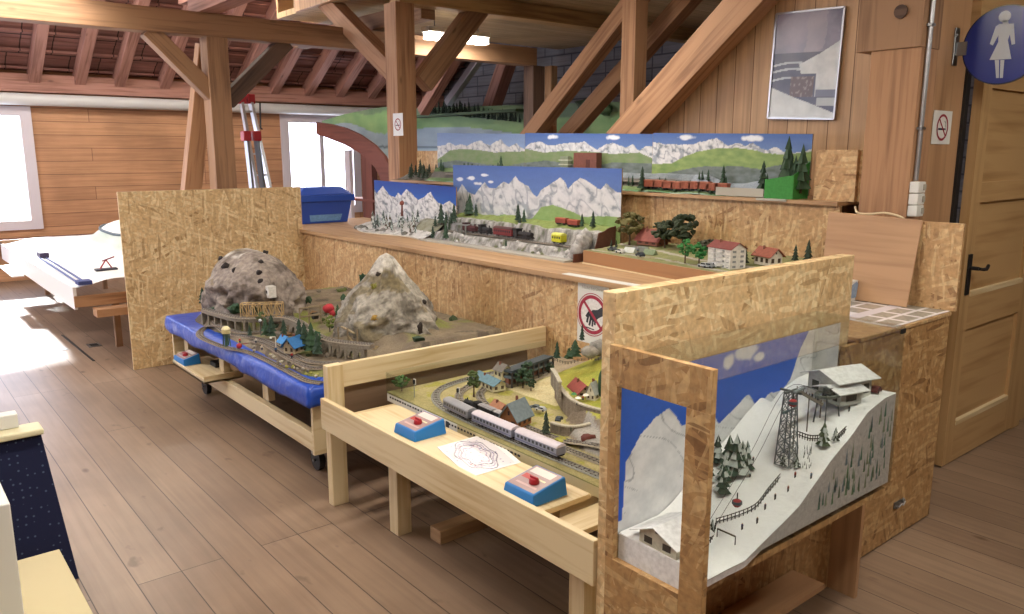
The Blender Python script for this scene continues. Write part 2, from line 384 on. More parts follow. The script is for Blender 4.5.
# roof with stepped tile rows
rf = MB(); y = 12.35; z0 = 2.66-.35*PT
n = 0
while y > 5.6:
    z = 2.66+(YF-y)*PT; y2 = y-.30; z2 = 2.66+(YF-y2)*PT
    rf.face([(-4, y, z), (9.5, y, z), (9.5, y2, z2+.02), (-4, y2, z2+.02)][::-1]); rf.face([(-4, y2, z2+.02), (9.5, y2, z2+.02), (9.5, y2, z2-.01), (-4, y2, z2-.01)])
    y = y2
bt = rf; y = 12.2
while y > 5.7:
    z = 2.645+(YF-y)*PT; bt.box((-4, y-.02, z-.03), (9.5, y+.02, z)); y -= .30
S(rf.build('ceiling_roof', 'roof'))
S(MB().box((-4, -3, 3.12), (9.5, 5.9, 3.18)).build('ceiling', 'ceil'))
S(MB().box((3.9, 5.9, 3.12), (9.5, 8.9, 3.18)).build('ceiling_back', 'ceil'))
S(MB().box((-4, 5.86, 3.18), (9.5, 5.9, 7)).build('wall_upper', 'plank'))
S(MB().box((3.86, 5.9, 3.12), (3.9, 8.4, 5)).build('wall_attic', 'plank'))
S(MB().box((3.9, 8.9, 3.12), (9.5, 8.94, 4.5)).build('wall_loft', 'plank'))
S(MB().box((8.2, 1.8, 0), (8.4, 12.1, 5)).build('wall_gable', 'brick'))
ba, bb = PX(650, 133, 4.2), PX(768, 5, 4.2); kk = (bb.z-ba.z)/(bb.y-ba.y)
yt = ba.y+(3.12-ba.z)/kk; yb = ba.y+(1.2-ba.z)/kk
S(MB().prism([(4.2, 1.75, 0), (4.2, yb+.1, 0), (4.2, yb+.1, 1.2), (4.2, yt+.1, 3.12), (4.2, 1.75, 3.12)], (.04, 0, 0)).build('wall_right', 'plank'))
# the plank wall is cut along the slanting timber: lower part only as far as the poster corner
# door wall and door
S(MB().box((5.35, 1.66, 0), (9.5, 1.75, 3.12)).box((4.24, 1.66, 2.12), (5.35, 1.75, 3.12)).build('wall_door', 'doorw'))
dr = MB(); dx0, dx1, dz = 4.285, 5.25, 2.08; dy = 1.63
dr.box((dx0, dy, .01), (dx0+.11, dy+.045, dz)); dr.box((dx1-.13, dy, .01), (dx1, dy+.045, dz))
for a, b in ((.01, .23), (.74, .93), (1.40, 1.50), (1.96, dz)): dr.box((dx0+.11, dy, a), (dx1-.13, dy+.045, b))
door = S(dr.build('door_1', 'doorw', None, .004))
pn = MB()
for a, b in ((.22, .75), (.92, 1.41), (1.49, 1.97)): pn.box((dx0+.1, dy+.018, a), (dx1-.12, dy+.03, b))
pn.build('panel', 'doorw', door)
lip = MB()
for z in (.235, .935): lip.box((dx0+.11, dy-.004, z-.02), (dx1-.13, dy+.02, z+.006))
lip.build('moulding', 'pine', door)
hd = MB(); hx = 4.345
hd.box((hx-.02, dy-.008, .93), (hx+.02, dy, 1.14)); hd.cyl((hx, dy, 1.07), (hx, dy-.05, 1.07), .01)
hd.tube([(hx, dy-.05, 1.07), (hx+.05, dy-.052, 1.062), (hx+.10, dy-.05, 1.06), (hx+.13, dy-.045, 1.075)], .009)
hd.build('door_handle', 'black', door)
S(MB().box((4.241, 1.69, 0), (4.285, 1.75, 2.12)).build('gap_shade', 'black'))  # black filler standing in for the shade in the gap beside the door
S(MB().box((5.25, 1.63, 0), (5.37, 1.68, 2.12)).build('trim_3', 'doorw'))
# pillar + wall piece carrying the conduit
py0 = 1.70
T(MB().box((3.75, py0, 0), (3.92, 1.93, 2.11)).build('wooden_post', 'beam2', None, .003), 'thick smooth wooden post right of the framed poster, behind the leaning plywood', 'post')
T(MB().box((3.74, py0, 2.111), (3.93, 2.0, 3.12)).build('beam_end', 'beam', None, .003), 'dark timber block with a bolt on top of the post right of the poster', 'beam')
T(MB().box((3.921, py0+.002, 0), (4.24, 1.749, 3.12)).build('wall_post', 'brownply', None, .003), 'brown board post with the pictogram bracket and the grey conduit', 'post')
bo = MB().cyl((3.74, 1.80, 2.27), (3.728, 1.80, 2.27), .03, .03, 14); T(bo.build('bolt', 'dark'), 'dark bolt head in the timber block above the smooth post', 'bolt')
# wall piece face from post to door (front face y=1.70, X 3.9..4.2)
# floor hatch
fh = Th('floor_hatch', PZ(90, 350, .002), 'floor hatch with a dark slot and two finger pulls left of the end panel', 'floor hatch')
a, b = PZ(62, 335, .001), PZ(94, 361, .001); fh.add(MB().bar(a+V((0, 0, .001)), b+V((0, 0, .001)), .018, .003), 'slot', 'black')
for x, y in ((94, 345), (60, 349)):
    c = PZ(x, y, .002); q = MB().box(c-V((.05, .07, .002)), c+V((.05, .07, .002))); fh.add(q, 'finger_pull', 'metal')
    fh.add(MB().box(c-V((.03, .045, 0)), c+V((.03, .045, .003))), 'recess', 'black')

# ---------------------------------------------------------------- timbers
rx = [-.2, .35, .9, 1.4, 1.92, 2.44, 2.92, 3.5, 4.05, 4.57, 5.09, 5.64, 6.18, 6.75, 7.3, 7.8]
for k, x in enumerate(rx):
    y1 = 6.2 if x < 3.85 else 9.0
    p = V((x, 12.05, 2.55-.05*PT)); q = V((x, y1, 2.55+(YF-y1)*PT))
    lab = 'reddish sloping rafter under the roof tiles above the far wall' if x < 4.8 else 'reddish sloping rafter of the roof above the right far window and beyond the post'
    T(MB().bar(p, q, .13, .17).build('rafter', 'raft', None, .004), lab, 'rafter', 'rafters on the left of the roof' if x < 4.8 else 'rafters on the right of the roof')
T(MB().box((-3.9, 11.9, 2.395), (8.2, 11.99, 2.62)).build('eave_board', 'raft', None, .003), 'brown board between rafter feet above the white pipe', 'board')
T(MB().cyl((-3.9, 11.88, 2.315), (8.1, 11.88, 2.29), .075, .075, 16).build('pipe', 'pipe'), 'long white pipe running along the top of the far plank wall', 'pipe')
T(MB().box((-1.5, 7.42, 2.66), (6.46, 7.60, 2.86)).build('tie_beam', 'beam', None, .006), 'long heavy beam crossing behind both posts under the roof', 'beam')
T(MB().box((3.95, 6.40, 2.965), (8.19, 6.58, 3.115)).build('tie_beam', 'yellow', None, .006), 'yellowish beam on top of the big post carrying the no-smoking notice', 'beam')
px0, py_ = 2.57, 7.42
T(MB().box((px0, py_, 0), (px0+.19, py_+.19, 2.66)).build('wooden_post', 'beam', None, .006), 'left wooden post behind the loose fibreboard end panel', 'post')
def strut(a, b, w, h, m, lab, up=(0, 1, 0), name='brace'): return T(MB().bar(a, b, w, h, up=up).build(name, m, None, .005), lab, 'brace')
strut((2.10, 7.51, 2.68), (2.62, 7.51, 2.16), .14, .13, 'beam', 'slanting brace on the left side of the left wooden post')
strut((3.35, 7.51, 2.68), (2.74, 7.51, 2.10), .14, .13, 'dark', 'dark slanting brace on the right side of the left wooden post')
strut(PY(190, 200, 7.9)+(PY(190, 200, 7.9)-PY(206, 45, 7.7))*.98, PY(206, 45, 7.7), .16, .13, 'beam2', 'nearly upright strut close behind the left wooden post', name='strut')
T(MB().box((2.52, 3.5, 2.86), (2.7, 7.7, 3.02)).build('cross_beam', 'raft', None, .005), 'beam running towards the viewer from the top of the left wooden post', 'beam')
T(MB().box((1.0, 7.3, 3.25), (1.16, 9.6, 3.42)).box((1.0, 7.3, 3.0), (1.1, 7.4, 3.3)).build('cross_beam', 'raft', None, .005), 'short high beam above the long ceiling lamp at top left', 'beam')
T(MB().box((4.3, 6.6, 2.88), (4.46, 9.4, 3.04)).build('cross_beam', 'beam', None, .005), 'beam crossing over the tie beam just right of the big post', 'beam')
T(MB().bar((3.3, 6.3, 3.35), (3.3, 10.2, 3.45), .14, .16).build('cross_beam', 'raft', None, .005), 'high beam under the roof seen left of the big post', 'beam')
# big post
bx, by = 3.90, 6.40
pm = T(MB().box((bx, by, 0), (bx+.20, by+.20, 2.965)).build('wooden_post', 'beam2', None, .006), 'big wooden post with a no-smoking notice behind the winter diorama', 'post')
strut(PX(326, 0, 3.99), PX(403, 80, 3.99), .17, .15, 'beam2', 'thick slanting brace on the left side of the big post', up=(1, 0, 0))
strut(PY(478, 8, 6.5), PY(421, 84, 6.5), .19, .15, 'beam', 'thick slanting brace on the right side of the big post')
# slanting timbers on the right
strut(PX(600, 166, 4.07), PX(783, -35, 4.07), .20, .14, 'beam2', 'very thick slanting timber left of the framed poster', up=(1, 0, 0), name='slanting_beam')
strut(PX(520, 150, 4.9), PX(645, -12, 4.9), .14, .13, 'beam2', 'slanting timber meeting the upright post, left of the two thin ones', up=(1, 0, 0))
strut(PX(555, 150, 5.3), PX(700, -14, 5.3), .14, .13, 'beam2', 'slanting timber passing behind the short upright post, right of the two thin ones', up=(1, 0, 0))
c = PX(632, 60, 4.75); T(MB().box((4.7, c.y-.07, 0), (4.84, c.y+.07, 3.12)).build('wooden_post', 'beam2', None, .005), 'upright post between the thin slanting timbers', 'post')
c = PX(541, 120, 5.1); T(MB().box((5.1, c.y-.07, 0), (5.24, c.y+.07, c.z-.05)).build('wooden_post', 'beam2', None, .005), 'short post stub under the left thin slanting timber', 'post')
c = PX(524, 80, 6.46); T(MB().box((6.4, 7.42, 0), (6.58, 7.6, 2.66)).build('wooden_post', 'dark', None, .005), 'dark post under the far end of the long beam', 'post')
T(MB().box((6.58, 7.3, 0), (6.68, 7.42, 2.66)).build('wooden_post', 'beam', None, .005), 'thin brown post beside the dark post at the end of the long beam', 'post')
strut(PX(423, 112, 6.6), PX(466, 40, 6.6), .13, .15, 'raft', 'rose timber slanting up right of the big post', up=(1, 0, 0))
strut(PX(448, 103, 6.9), PX(480, 58, 6.9), .10, .10, 'alu', 'pale grey slanting tube under the long beam', up=(1, 0, 0))
strut(PX(490, 112, 7.6), PX(508, 60, 7.6), .2, .2, 'raft', 'dark rose slanting timber in front of the block wall', up=(1, 0, 0))
T(MB().box((7.6, 5.5, 2.02), (7.72, 10.5, 2.12)).build('rail_board', 'beam2', None, .004), 'brown horizontal timber in front of the grey block wall', 'beam')

# ---------------------------------------------------------------- lamps
def lamp_fix(a, b, label, power, en=True):
    a = V(a); b = V(b); t = Th('ceiling_lamp', (a+b)/2, label, 'lamp')
    d = (b-a).normalized(); s = V((-d.y, d.x, 0))
    t.add(MB().obox(a-s*.07, (b-a, s*.14, V((0, 0, .05)))), 'housing', 'white', bevel=.004)
    t.add(MB().obox(a-s*.06+V((0, 0, -.07))+d*.02, ((b-a)-d*.04, s*.12, V((0, 0, .069)))), 'diffuser', 'lamp', bevel=.004)
    for k in (.15, .85): p = a+(b-a)*k+V((0, 0, .05)); t.add(MB().cyl(p, (p.x, p.y, 3.11 if p.y < 8 and (p.x > 3.9 or p.y < 5.9) else p.z+.6), .006), 'hanger', 'metal')
    if power:
        l = bpy.data.lights.new('lamp_light', 'AREA'); l.shape = 'RECTANGLE'; l.size = (b-a).length; l.size_y = .14; l.energy = power; l.color = (1, .93, .82)
        o = bpy.data.objects.new('lamp_light', l); COL.objects.link(o); o.location = (a+b)/2+V((0, 0, -.075)); o.rotation_euler = (0, 0, math.atan2(d.y, d.x)); o.parent = None
    return t
lamp_fix((4.7, 7.15, 2.86), (5.5, 7.15, 2.86), 'lit ceiling lamp seen right of the big post above the long beam', 30)
lamp_fix((.3, 7.2, 2.93), (1.62, 7.2, 2.93), 'long lit ceiling lamp at the top left above the long beam', 12)
LP = [((.2, 2.4), (1.6, 2.4), 2.95, 44, 'ceiling lamp above the viewer, between the two left aisle lamps'), ((.9, .35), (2.3, .35), 2.95, 46, 'ceiling lamp over the aisle right of the ski layout'),
      ((2.4, 3.9), (3.8, 3.9), 3.0, 42, 'ceiling lamp over the valley layout and the central shelf'), ((-1.4, .0), (0, .0), 2.95, 24, 'ceiling lamp behind the viewer'),
      ((-.6, 5.2), (.8, 5.2), 2.95, 30, 'ceiling lamp over the open floor at the left'), ((1.4, 9.6), (2.8, 9.6), 3.75, 60, 'added fill lamp out of view, high under the roof near the left far window'), ((3.2, 9.0), (4.6, 9.0), 3.75, 55, 'added fill lamp out of view, high under the roof behind the big post'), ((3.5, -.3), (4.9, -.3), 2.95, 26, 'added lamp out of view that brightens the panelled door'), ((-1.5, 8.6), (-.1, 8.6), 3.3, 50, 'added fill lamp out of view, left of the far window')]  # both high roof lamps, the far-left one and the door one are added fill
for a, b, zz, p, lb in LP: lamp_fix((a[0], a[1], zz), (b[0], b[1], zz), lb, p)
w = bpy.data.worlds.new('world'); SC.world = w; w.use_nodes = True
bg = w.node_tree.nodes['Background']; bg.inputs[0].default_value = (.84, .86, 1, 1); bg.inputs[1].default_value = 11.0
for a, b in wins:
    l = bpy.data.lights.new('daylight', 'AREA'); l.shape = 'RECTANGLE'; l.size = b-a-.1; l.size_y = WT-WB; l.cycles.is_portal = True
    o = bpy.data.objects.new('daylight', l); COL.objects.link(o); o.location = ((a+b)/2, YF+.14, (WB+WT)/2); o.rotation_euler = (-PI/2, 0, 0)
sl = bpy.data.lights.new('sun', 'SUN'); sl.energy = 34; sl.angle = math.radians(6); sl.color = (1, .96, .92)
so = bpy.data.objects.new('sun', sl); COL.objects.link(so)
sd = V((-.02, -math.cos(math.radians(25)), -math.sin(math.radians(25)))); so.rotation_euler = sd.to_track_quat('-Z', 'Y').to_euler()
SC.view_settings.view_transform = 'Standard'; SC.view_settings.look = 'None'; SC.view_settings.gamma = 1; SC.view_settings.exposure = -.10
try: SC.view_settings.use_curve_mapping = False
except Exception: pass

# ================================================================ FURNITURE SHELL
board('screen_board', (1.49, 6.42, 0), (2.93, 6.44, 1.36), 'osbv', 'upright fibreboard panel at the left end of the display, in front of the left post', 'panel')
board('partition_panel', (2.93, 2.06, 0), (2.95, 7.2, .97), 'osb', 'long low fibreboard wall behind the rocky mountain layout', 'panel')
board('ledge', (2.90, 2.04, .972), (3.95, 7.2, 1.0), 'pine2', 'long brown shelf on top of the low fibreboard wall carrying the dioramas', 'shelf')
board('rear_panel', (3.80, 2.05, 1.0), (3.82, 4.7, 1.385), 'osb', 'fibreboard back wall below the long alpine panorama', 'panel')
board('upper_shelf', (3.77, 2.05, 1.385), (4.19, 6.35, 1.405), 'pine2', 'narrow upper shelf under the long alpine panorama', 'shelf')
# snow display housing
board('tall_panel', (1.555, 1.455, 0), (2.83, 1.505, 1.276), 'osbv', 'tall fibreboard panel rising behind the snowy ski layout', 'panel')
fr = Th('window_box_frame', (1.545, 1.28, 0), 'fibreboard frame with an open window at the left end of the ski layout', 'frame')
X0, X1 = 1.535, 1.555
fr.add(MB().box((X0, 1.425, .515), (X1, 1.455, 1.025)), 'stile', 'osb2', bevel=.0015)
fr.add(MB().box((X0, 1.115, 0), (X1, 1.19, 1.025)), 'stile', 'osb2', bevel=.0015)
fr.add(MB().box((X0, 1.115, 1.025), (X1, 1.455, 1.137)), 'top_rail', 'osb2', bevel=.0015)
fr.add(MB().box((X0, 1.19, 0), (X1, 1.455, .515)), 'lower_panel', 'osb2', bevel=.0015)
sp = Th('display_support', (2.1, 1.3, 0), 'brown underframe with an upright divider and a low shelf beneath the ski layout', 'support')
sp.add(MB().box((1.57, 1.13, .535), (2.53, 1.40, .555)), 'base_board', 'osb2')
sp.add(MB().box((1.60, 1.40, 0), (2.72, 1.452, .5)), 'back_board', 'osb2')
sp.add(MB().box((2.72, 1.29, 0), (2.74, 1.418, .44)), 'divider', 'brownply')
sp.add(MB().box((1.57, 1.27, .15), (2.45, 1.395, .17)), 'low_shelf', 'brownply')
# counter on the right
ct = Th('counter_cabinet', (3.2, 1.42, 0), 'brown fibreboard counter right of the ski layout with printed sheets on top', 'cabinet')
ct.add(MB().box((2.75, 1.42, .01), (3.645, 1.44, .945)), 'front', 'osb2', bevel=.002)
ct.add(MB().box((3.625, 1.44, 0), (3.645, 1.9, .945)), 'side', 'osb2', bevel=.002)
ct.add(MB().box((2.85, 1.415, .947), (3.645, 2.03, .962)), 'worktop', 'osb', bevel=.002)
c = PY(898, 503, 1.42); es = MB(); es.box((c.x-.045, 1.412, c.z-.014), (c.x+.045, 1.42, c.z+.014))
es.cyl((c.x-.03, 1.414, c.z-.006), (c.x-.03, 1.405, c.z-.006), .010, .010, 10).cyl((c.x+.03, 1.414, c.z+.006), (c.x+.03, 1.405, c.z+.006), .010, .010, 10)
eo = ct.add(es, 'latch_plate', 'metal', bevel=.003)
ct.add(MB().tube([(c.x-.03, 1.403, c.z-.006), (c.x-.008, 1.400, c.z+.006), (c.x+.008, 1.400, c.z-.006), (c.x+.03, 1.403, c.z+.006)], .003), 'hook', 'alu', eo)
board('back_board', (3.65, 1.405, .965), (3.67, 2.05, 1.348), 'osb', 'fibreboard panel standing at the right end of the counter', 'panel')
pl = MB(); a = PX(858, 296, 3.58); 
TL, TR, BR, BL = V((3.64, 2.02, 1.365)), V((3.64, 1.575, 1.352)), V((3.57, 1.578, .968)), V((3.57, 1.85, .968))
BL = V((3.57, 1.79, .968)); BLL = V((3.57, 1.97, .968))
pl.prism([TL, TR, BR, V((3.57, 2.0, .968))], (.008, 0, .0015)); T(pl.build('plywood_sheet', 'brownply', None, .001), 'brown plywood sheet leaning at the back of the counter', 'sheet')
sh = MB()
def leaf(u, v):
    p = V((3.13, 1.425, .9645)); return p+V((u*.54, 0, 0))+V((0, v*.42, 0))
def leafc(u, v):
    c = L('#dfdce0')
    if v < .42:
        if (v*2.4*1.0 % .5) > .10 and (u*4 % 1) > .16 and .04 < u < .97: c = mixv(L('#b0aaa0'), L('#86867c'), mn.noise(V((u*30, v*30, 0)))*.5+.5)
    elif v < .55: c = L('#d0ccd6')
    elif (u*4 % 1) > .16 and u > .3 and (v*4 % 1) > .2: c = mixv(L('#b4a89c'), L('#8c8a80'), mn.noise(V((u*22, v*22, 0)))*.5+.5)
    return c
sh.grid(leaf, 90, 70, leafc)
so_ = T(sh.build('photo_sheet', 'shiny'), 'printed sheet with rows of small photographs lying on the counter', 'poster')
sf = so_.modifiers.new('thick', 'SOLIDIFY'); sf.thickness = .0012; sf.offset = 1

# ================================================================ MODEL KIT
def fir(mb, p, h, r=None, col='#2f4a33', seed=0, snow=0, trunk=True):
    p = V(p); r = r or h*.22; rr = random.Random(seed*13+5)
    if trunk: mb.cyl(p, p+V((0, 0, h*.2)), h*.03, h*.02, 5, '#4c3826')
    n = 5; c0 = L(col)
    for k in range(n):
        z0 = h*(.10+.17*k); z1 = z0+h*.30 if k < n-1 else h
        rk = r*(1-k/n*.85); m = 9
        top = p+V((0, 0, z1)); ring = []
        for i in range(m):
            a = 2*PI*i/m+k*.5; q = rk*(1 if i % 2 else .68)*rr.uniform(.85, 1.1)
            ring.append(p+V((math.cos(a)*q, math.sin(a)*q, z0-h*.02*rr.random())))
        for i in range(m):
            c = mixv(c0, (.015, .03, .015), rr.random()*.35)
            if snow and rr.random() < snow: c = L('#c9d2cf')
            mb.face([ring[i], ring[(i+1) % m], top], c, smooth=False)
        mb.face(ring[::-1], c0)
    return mb
def leafy(mb, p, h, r, col='#4a5f2c', seed=0, n=9, trunk='#4c3826'):
    p = V(p); rr = random.Random(seed*7+3)
    mb.cyl(p, p+V((0, 0, h*.55)), h*.035, h*.02, 5, trunk)
    for k in range(n*4):
        a = rr.uniform(0, 2*PI); f = rr.random(); q = r*(.95 if k % 2 else .5)*math.sin(PI*(.15+.75*f)); z = h*(.36+.60*f)
        mb.ball(p+V((math.cos(a)*q, math.sin(a)*q, z)), r*rr.uniform(.16, .28), mixv(L(col), (.01, .02, .01), rr.random()*.45), 1.2, 1, (1, 1, .8), seed+k, True)
    return mb
def house(t, p, l, w, h, rh, ang, wall='#d9cfae', roof='#8a3b30', parent=None, win=3, floors=1, over=.12, wc='#4a3a2c', name='model_house', gable_win=True, label=None, chim=True, m='attr'):
    """l along local x (ridge direction), w along local y"""
    p = V(p); ca, sa = math.cos(ang), math.sin(ang)
    def W(x, y, z): return p+V((x*ca-y*sa, x*sa+y*ca, z))
    b = MB()
    a = [W(-l/2, -w/2, 0), W(l/2, -w/2, 0), W(l/2, w/2, 0), W(-l/2, w/2, 0)]
    c = [W(-l/2, -w/2, h), W(l/2, -w/2, h), W(l/2, w/2, h), W(-l/2, w/2, h)]
    g = [W(-l/2, 0, h+rh), W(l/2, 0, h+rh)]
    b.face([a[0], a[1], c[1], c[0]], wall); b.face([a[2], a[3], c[3], c[2]], wall)
    b.face([a[1], a[2], c[2], g[1], c[1]], wall); b.face([a[3], a[0], c[0], g[0], c[3]], wall); b.face(a[::-1], wall)
    e = .0012
    for fl in range(floors):
        z0 = h*(fl+.28)/floors; z1 = h*(fl+.72)/floors
        for k in range(win):
            x = -l/2+l*(k+.5)/win; ww = l/win*.25
            for s in (-1, 1): b.face([W(x-ww*s*-1 if 0 else x-ww, s*(w/2+e), z0), W(x+ww, s*(w/2+e), z0), W(x+ww, s*(w/2+e), z1), W(x-ww, s*(w/2+e), z1)], wc)
        for k in range(2):
            y = -w/2+w*(k+.5)/2; ww = w*.11
            for s in (-1, 1): b.face([W(s*(l/2+e), y-ww, z0), W(s*(l/2+e), y+ww, z0), W(s*(l/2+e), y+ww, z1), W(s*(l/2+e), y-ww, z1)], wc)
    if gable_win:
        for s in (-1, 1): b.face([W(s*(l/2+e), -w*.06, h+rh*.2), W(s*(l/2+e), w*.06, h+rh*.2), W(s*(l/2+e), w*.06, h+rh*.5), W(s*(l/2+e), -w*.06, h+rh*.5)], wc)
    ho = t.add(b, name, m, parent)
    if label: ho['label'] = label
    r = MB(); ox = l*over; k = 1+over*1.6; th = max(.0025, rh*.08)
    for s in (-1, 1):
        e0 = W(-l/2-ox, 0, h+rh+th); e1 = W(l/2+ox, 0, h+rh+th); f1 = W(l/2+ox, s*w/2*k, h+rh-rh*k+th); f0 = W(-l/2-ox, s*w/2*k, h+rh-rh*k+th)
        r.prism([e0, e1, f1, f0], (0, 0, -th), roof)
    if chim:
        q = W(l*.2, w*.12, h+rh*.6); r.box(q-V((.004, .004, 0)), q+V((.004, .004, rh*.7)), '#7c4a3c')
    if parent is None: t.add(r, 'roof', m, ho)
    return ho
def catm(P, n=8):
    P = [V(p) for p in P]; Q = [P[0]*2-P[1]]+P+[P[-1]*2-P[-2]]; out = []
    for k in range(1, len(Q)-2):
        for i in range(n):
            t = i/n; a, b, c, d = Q[k-1], Q[k], Q[k+1], Q[k+2]
            out.append(.5*((2*b)+(c-a)*t+(2*a-5*b+4*c-d)*t*t+(3*b-a-3*c+d)*t**3))
    out.append(P[-1]); return out
def track(t, P, gauge=.0165, name='track', bed='#8b8073', n=8, sleeper='#3f342b', step=.014, raised=.004):
    pts = catm(P, n); mb = MB()
    def side(i):
        d = (pts[min(i+1, len(pts)-1)]-pts[max(i-1, 0)]); d.z = 0; d.normalize(); return V((-d.y, d.x, 0))
    for i in range(len(pts)-1):
        s0, s1 = side(i), side(i+1); a, b = pts[i], pts[i+1]; g = gauge
        up = V((0, 0, raised))
        mb.face([a-s0*g*1.15, a-s0*g*.85+up, b-s1*g*.85+up, b-s1*g*1.15][::-1], bed); mb.face([a-s0*g*.85+up, a+s0*g*.85+up, b+s1*g*.85+up, b-s1*g*.85+up][::-1], bed); mb.face([a+s0*g*.85+up, a+s0*g*1.15, b+s1*g*1.15, b+s1*g*.85+up][::-1], bed)
        for s in (-1, 1):
            mb.bar(a+s0*s*g*.5+up*1.7, b+s1*s*g*.5+up*1.7, .0022, .0035, '#8a8580')
        L_ = (b-a).length; k = max(1, int(L_/step))
        for j in range(k):
            q = a.lerp(b, j/k)+up; d = (b-a).normalized()*.002
            mb.obox(q-s0*g*.75-d, (s0*g*1.5, d*2, V((0, 0, .002))), sleeper)
    return t.add(mb, name, 'attr')
def alongpt(P, dist, n=8):
    pts = catm(P, n); acc = 0
    for a, b in zip(pts[:-1], pts[1:]):
        l = (b-a).length
        if acc+l >= dist: return a.lerp(b, (dist-acc)/l), (b-a).normalized()
        acc += l
    return pts[-1], (pts[-1]-pts[-2]).normalized()
def wagon(name, pos, d, ln, w, h, body, roof, label, cat='model train', kind='coach', group=None, m='attr', stripe=None):
    """railway vehicle as a thing; d direction"""
    pos = V(pos); d = V(d).normalized(); s = V((-d.y, d.x, 0)).normalized(); u = V((0, 0, 1))
    t = Th(name, pos, label, cat, group)
    def W(x, y, z): return pos+d*x+s*y+u*z
    wb = MB()
    for x in (-.36, -.26, .26, .36):
        for y in (-.3, .3): wb.cyl(W(ln*x, w*y-.001, .006), W(ln*x, w*y+.001, .006), .006, .006, 8, '#1c1c1e')
    wb.obox(W(-ln/2, -w*.35, .008), (d*ln, s*w*.7, u*.005), '#222226'); t.add(wb, 'chassis', 'attr')
    b = MB()
    if kind == 'coach':
        b.obox(W(-ln*.49, -w/2, .012), (d*ln*.98, s*w, u*(h-.018)), body)
        nw = max(3, int(ln/.022))
        for k in range(nw):
            x = -ln*.45+ln*.9*(k+.5)/nw
            for y in (-1, 1): b.obox(W(x-ln/nw*.28, y*(w/2+.0004)-.0003, h*.52), (d*ln/nw*.5, s*.0006, u*h*.22), '#1b2026')
        if stripe:
            for y in (-1, 1): b.obox(W(-ln*.485, y*(w/2+.0006)-.0003, h*.34), (d*ln*.97, s*.0006, u*h*.08), stripe)
        t.add(b, 'body', m)
        r = MB(); seg = 8; prof = [(math.cos(PI*k/seg)*w*.52, math.sin(PI*k/seg)*h*.24+h-.008) for k in range(seg+1)]
        vs = [W(-ln*.495, y, z) for y, z in prof]+[W(ln*.495, y, z) for y, z in prof]
        fs = [(k, k+1, k+seg+2, k+seg+1) for k in range(seg)]+[tuple(range(seg+1))[::-1], tuple(range(seg+1, 2*seg+2))]
        r.mesh(vs, fs, roof, False); t.add(r, 'roof', m)
    elif kind == 'steam':
        b.cyl(W(-ln*.30, 0, h*.52), W(ln*.45, 0, h*.52), w*.33, w*.33, 12, body); b.obox(W(-ln*.45, -w*.42, .012), (d*ln*.9, s*w*.84, u*.006), body)
        b.cyl(W(ln*.33, 0, h*.6), W(ln*.33, 0, h*1.02), w*.08, w*.11, 8, body); b.cyl(W(.0, 0, h*.6), W(.0, 0, h*.95), w*.1, w*.08, 8, body)
        for y in (-.42, .42): b.obox(W(ln*.05, w*y-.002, .012), (d*ln*.28, s*.004, u*h*.35), body)
        t.add(b, 'boiler', 'attr')
        r = MB(); r.obox(W(-ln*.48, -w/2, .014), (d*ln*.22, s*w, u*(h-.01)), body); r.obox(W(-ln*.5, -w*.55, h), (d*ln*.27, s*w*1.1, u*.004), '#15151a'); t.add(r, 'cab', 'attr')
    elif kind == 'open':
        b.obox(W(-ln*.48, -w/2, .012), (d*ln*.96, s*w, u*.003), body)
        for y in (-w/2, w/2-.002): b.obox(W(-ln*.48, y, .012), (d*ln*.96, s*.002, u*h*.5), body)
        for x in (-ln*.48, ln*.48-.002): b.obox(W(x, -w/2, .012), (d*.002, s*w, u*h*.5), body)
        t.add(b, 'body', 'attr'); r = MB()
        for k in range(6): r.ball(W(ln*(-.38+.15*k), 0, h*.45), w*.36, roof, .5, 1, (1, 1, .6), k)
        t.add(r, 'load', 'attr')
    else:
        b.obox(W(-ln*.48, -w/2, .012), (d*ln*.96, s*w, u*(h-.012)), body)
        for k in range(8): b.obox(W(-ln*.46+ln*.115*k, -w/2-.0006, .013), (d*.0015, s*(w+.0012), u*(h-.014)), mixv(L(body), (0, 0, 0), .4))
        t.add(b, 'body', 'attr'); r = MB(); r.obox(W(-ln*.5, -w*.54, h-.001), (d*ln, s*w*1.08, u*.004), roof); r.obox(W(-ln*.5, -w*.3, h+.002), (d*ln, s*w*.6, u*.003), roof); t.add(r, 'roof', 'attr')
    return t
def mcar(t, p, ang, col, name='model_car', s=1.0, parent=None):
    ca, sa = math.cos(ang), math.sin(ang); p = V(p); b = MB()
    def W(x, y, z): return p+V(((x*ca-y*sa)*s, (x*sa+y*ca)*s, z*s))
    prof = [(-.024, .004), (.024, .004), (.024, .010), (.012, .011), (.006, .018), (-.014, .018), (-.020, .011), (-.024, .011)]
    b.prism([W(x, -.010, z) for x, z in prof], W(0, .020, 0)-W(0, 0, 0), col)
    b.prism([W(x, -.0104, z) for x, z in [(-.017, .0115), (.0095, .0115), (.005, .017), (-.013, .017)]], W(0, .0208, 0)-W(0, 0, 0), '#20262c')
    for x in (-.015, .015):
        for y in (-.0105, .0105): b.cyl(W(x, y-.001, .004), W(x, y+.001, .004), .004*s, .004*s, 8, '#151515')
    return t.add(b, name, 'attr', parent)
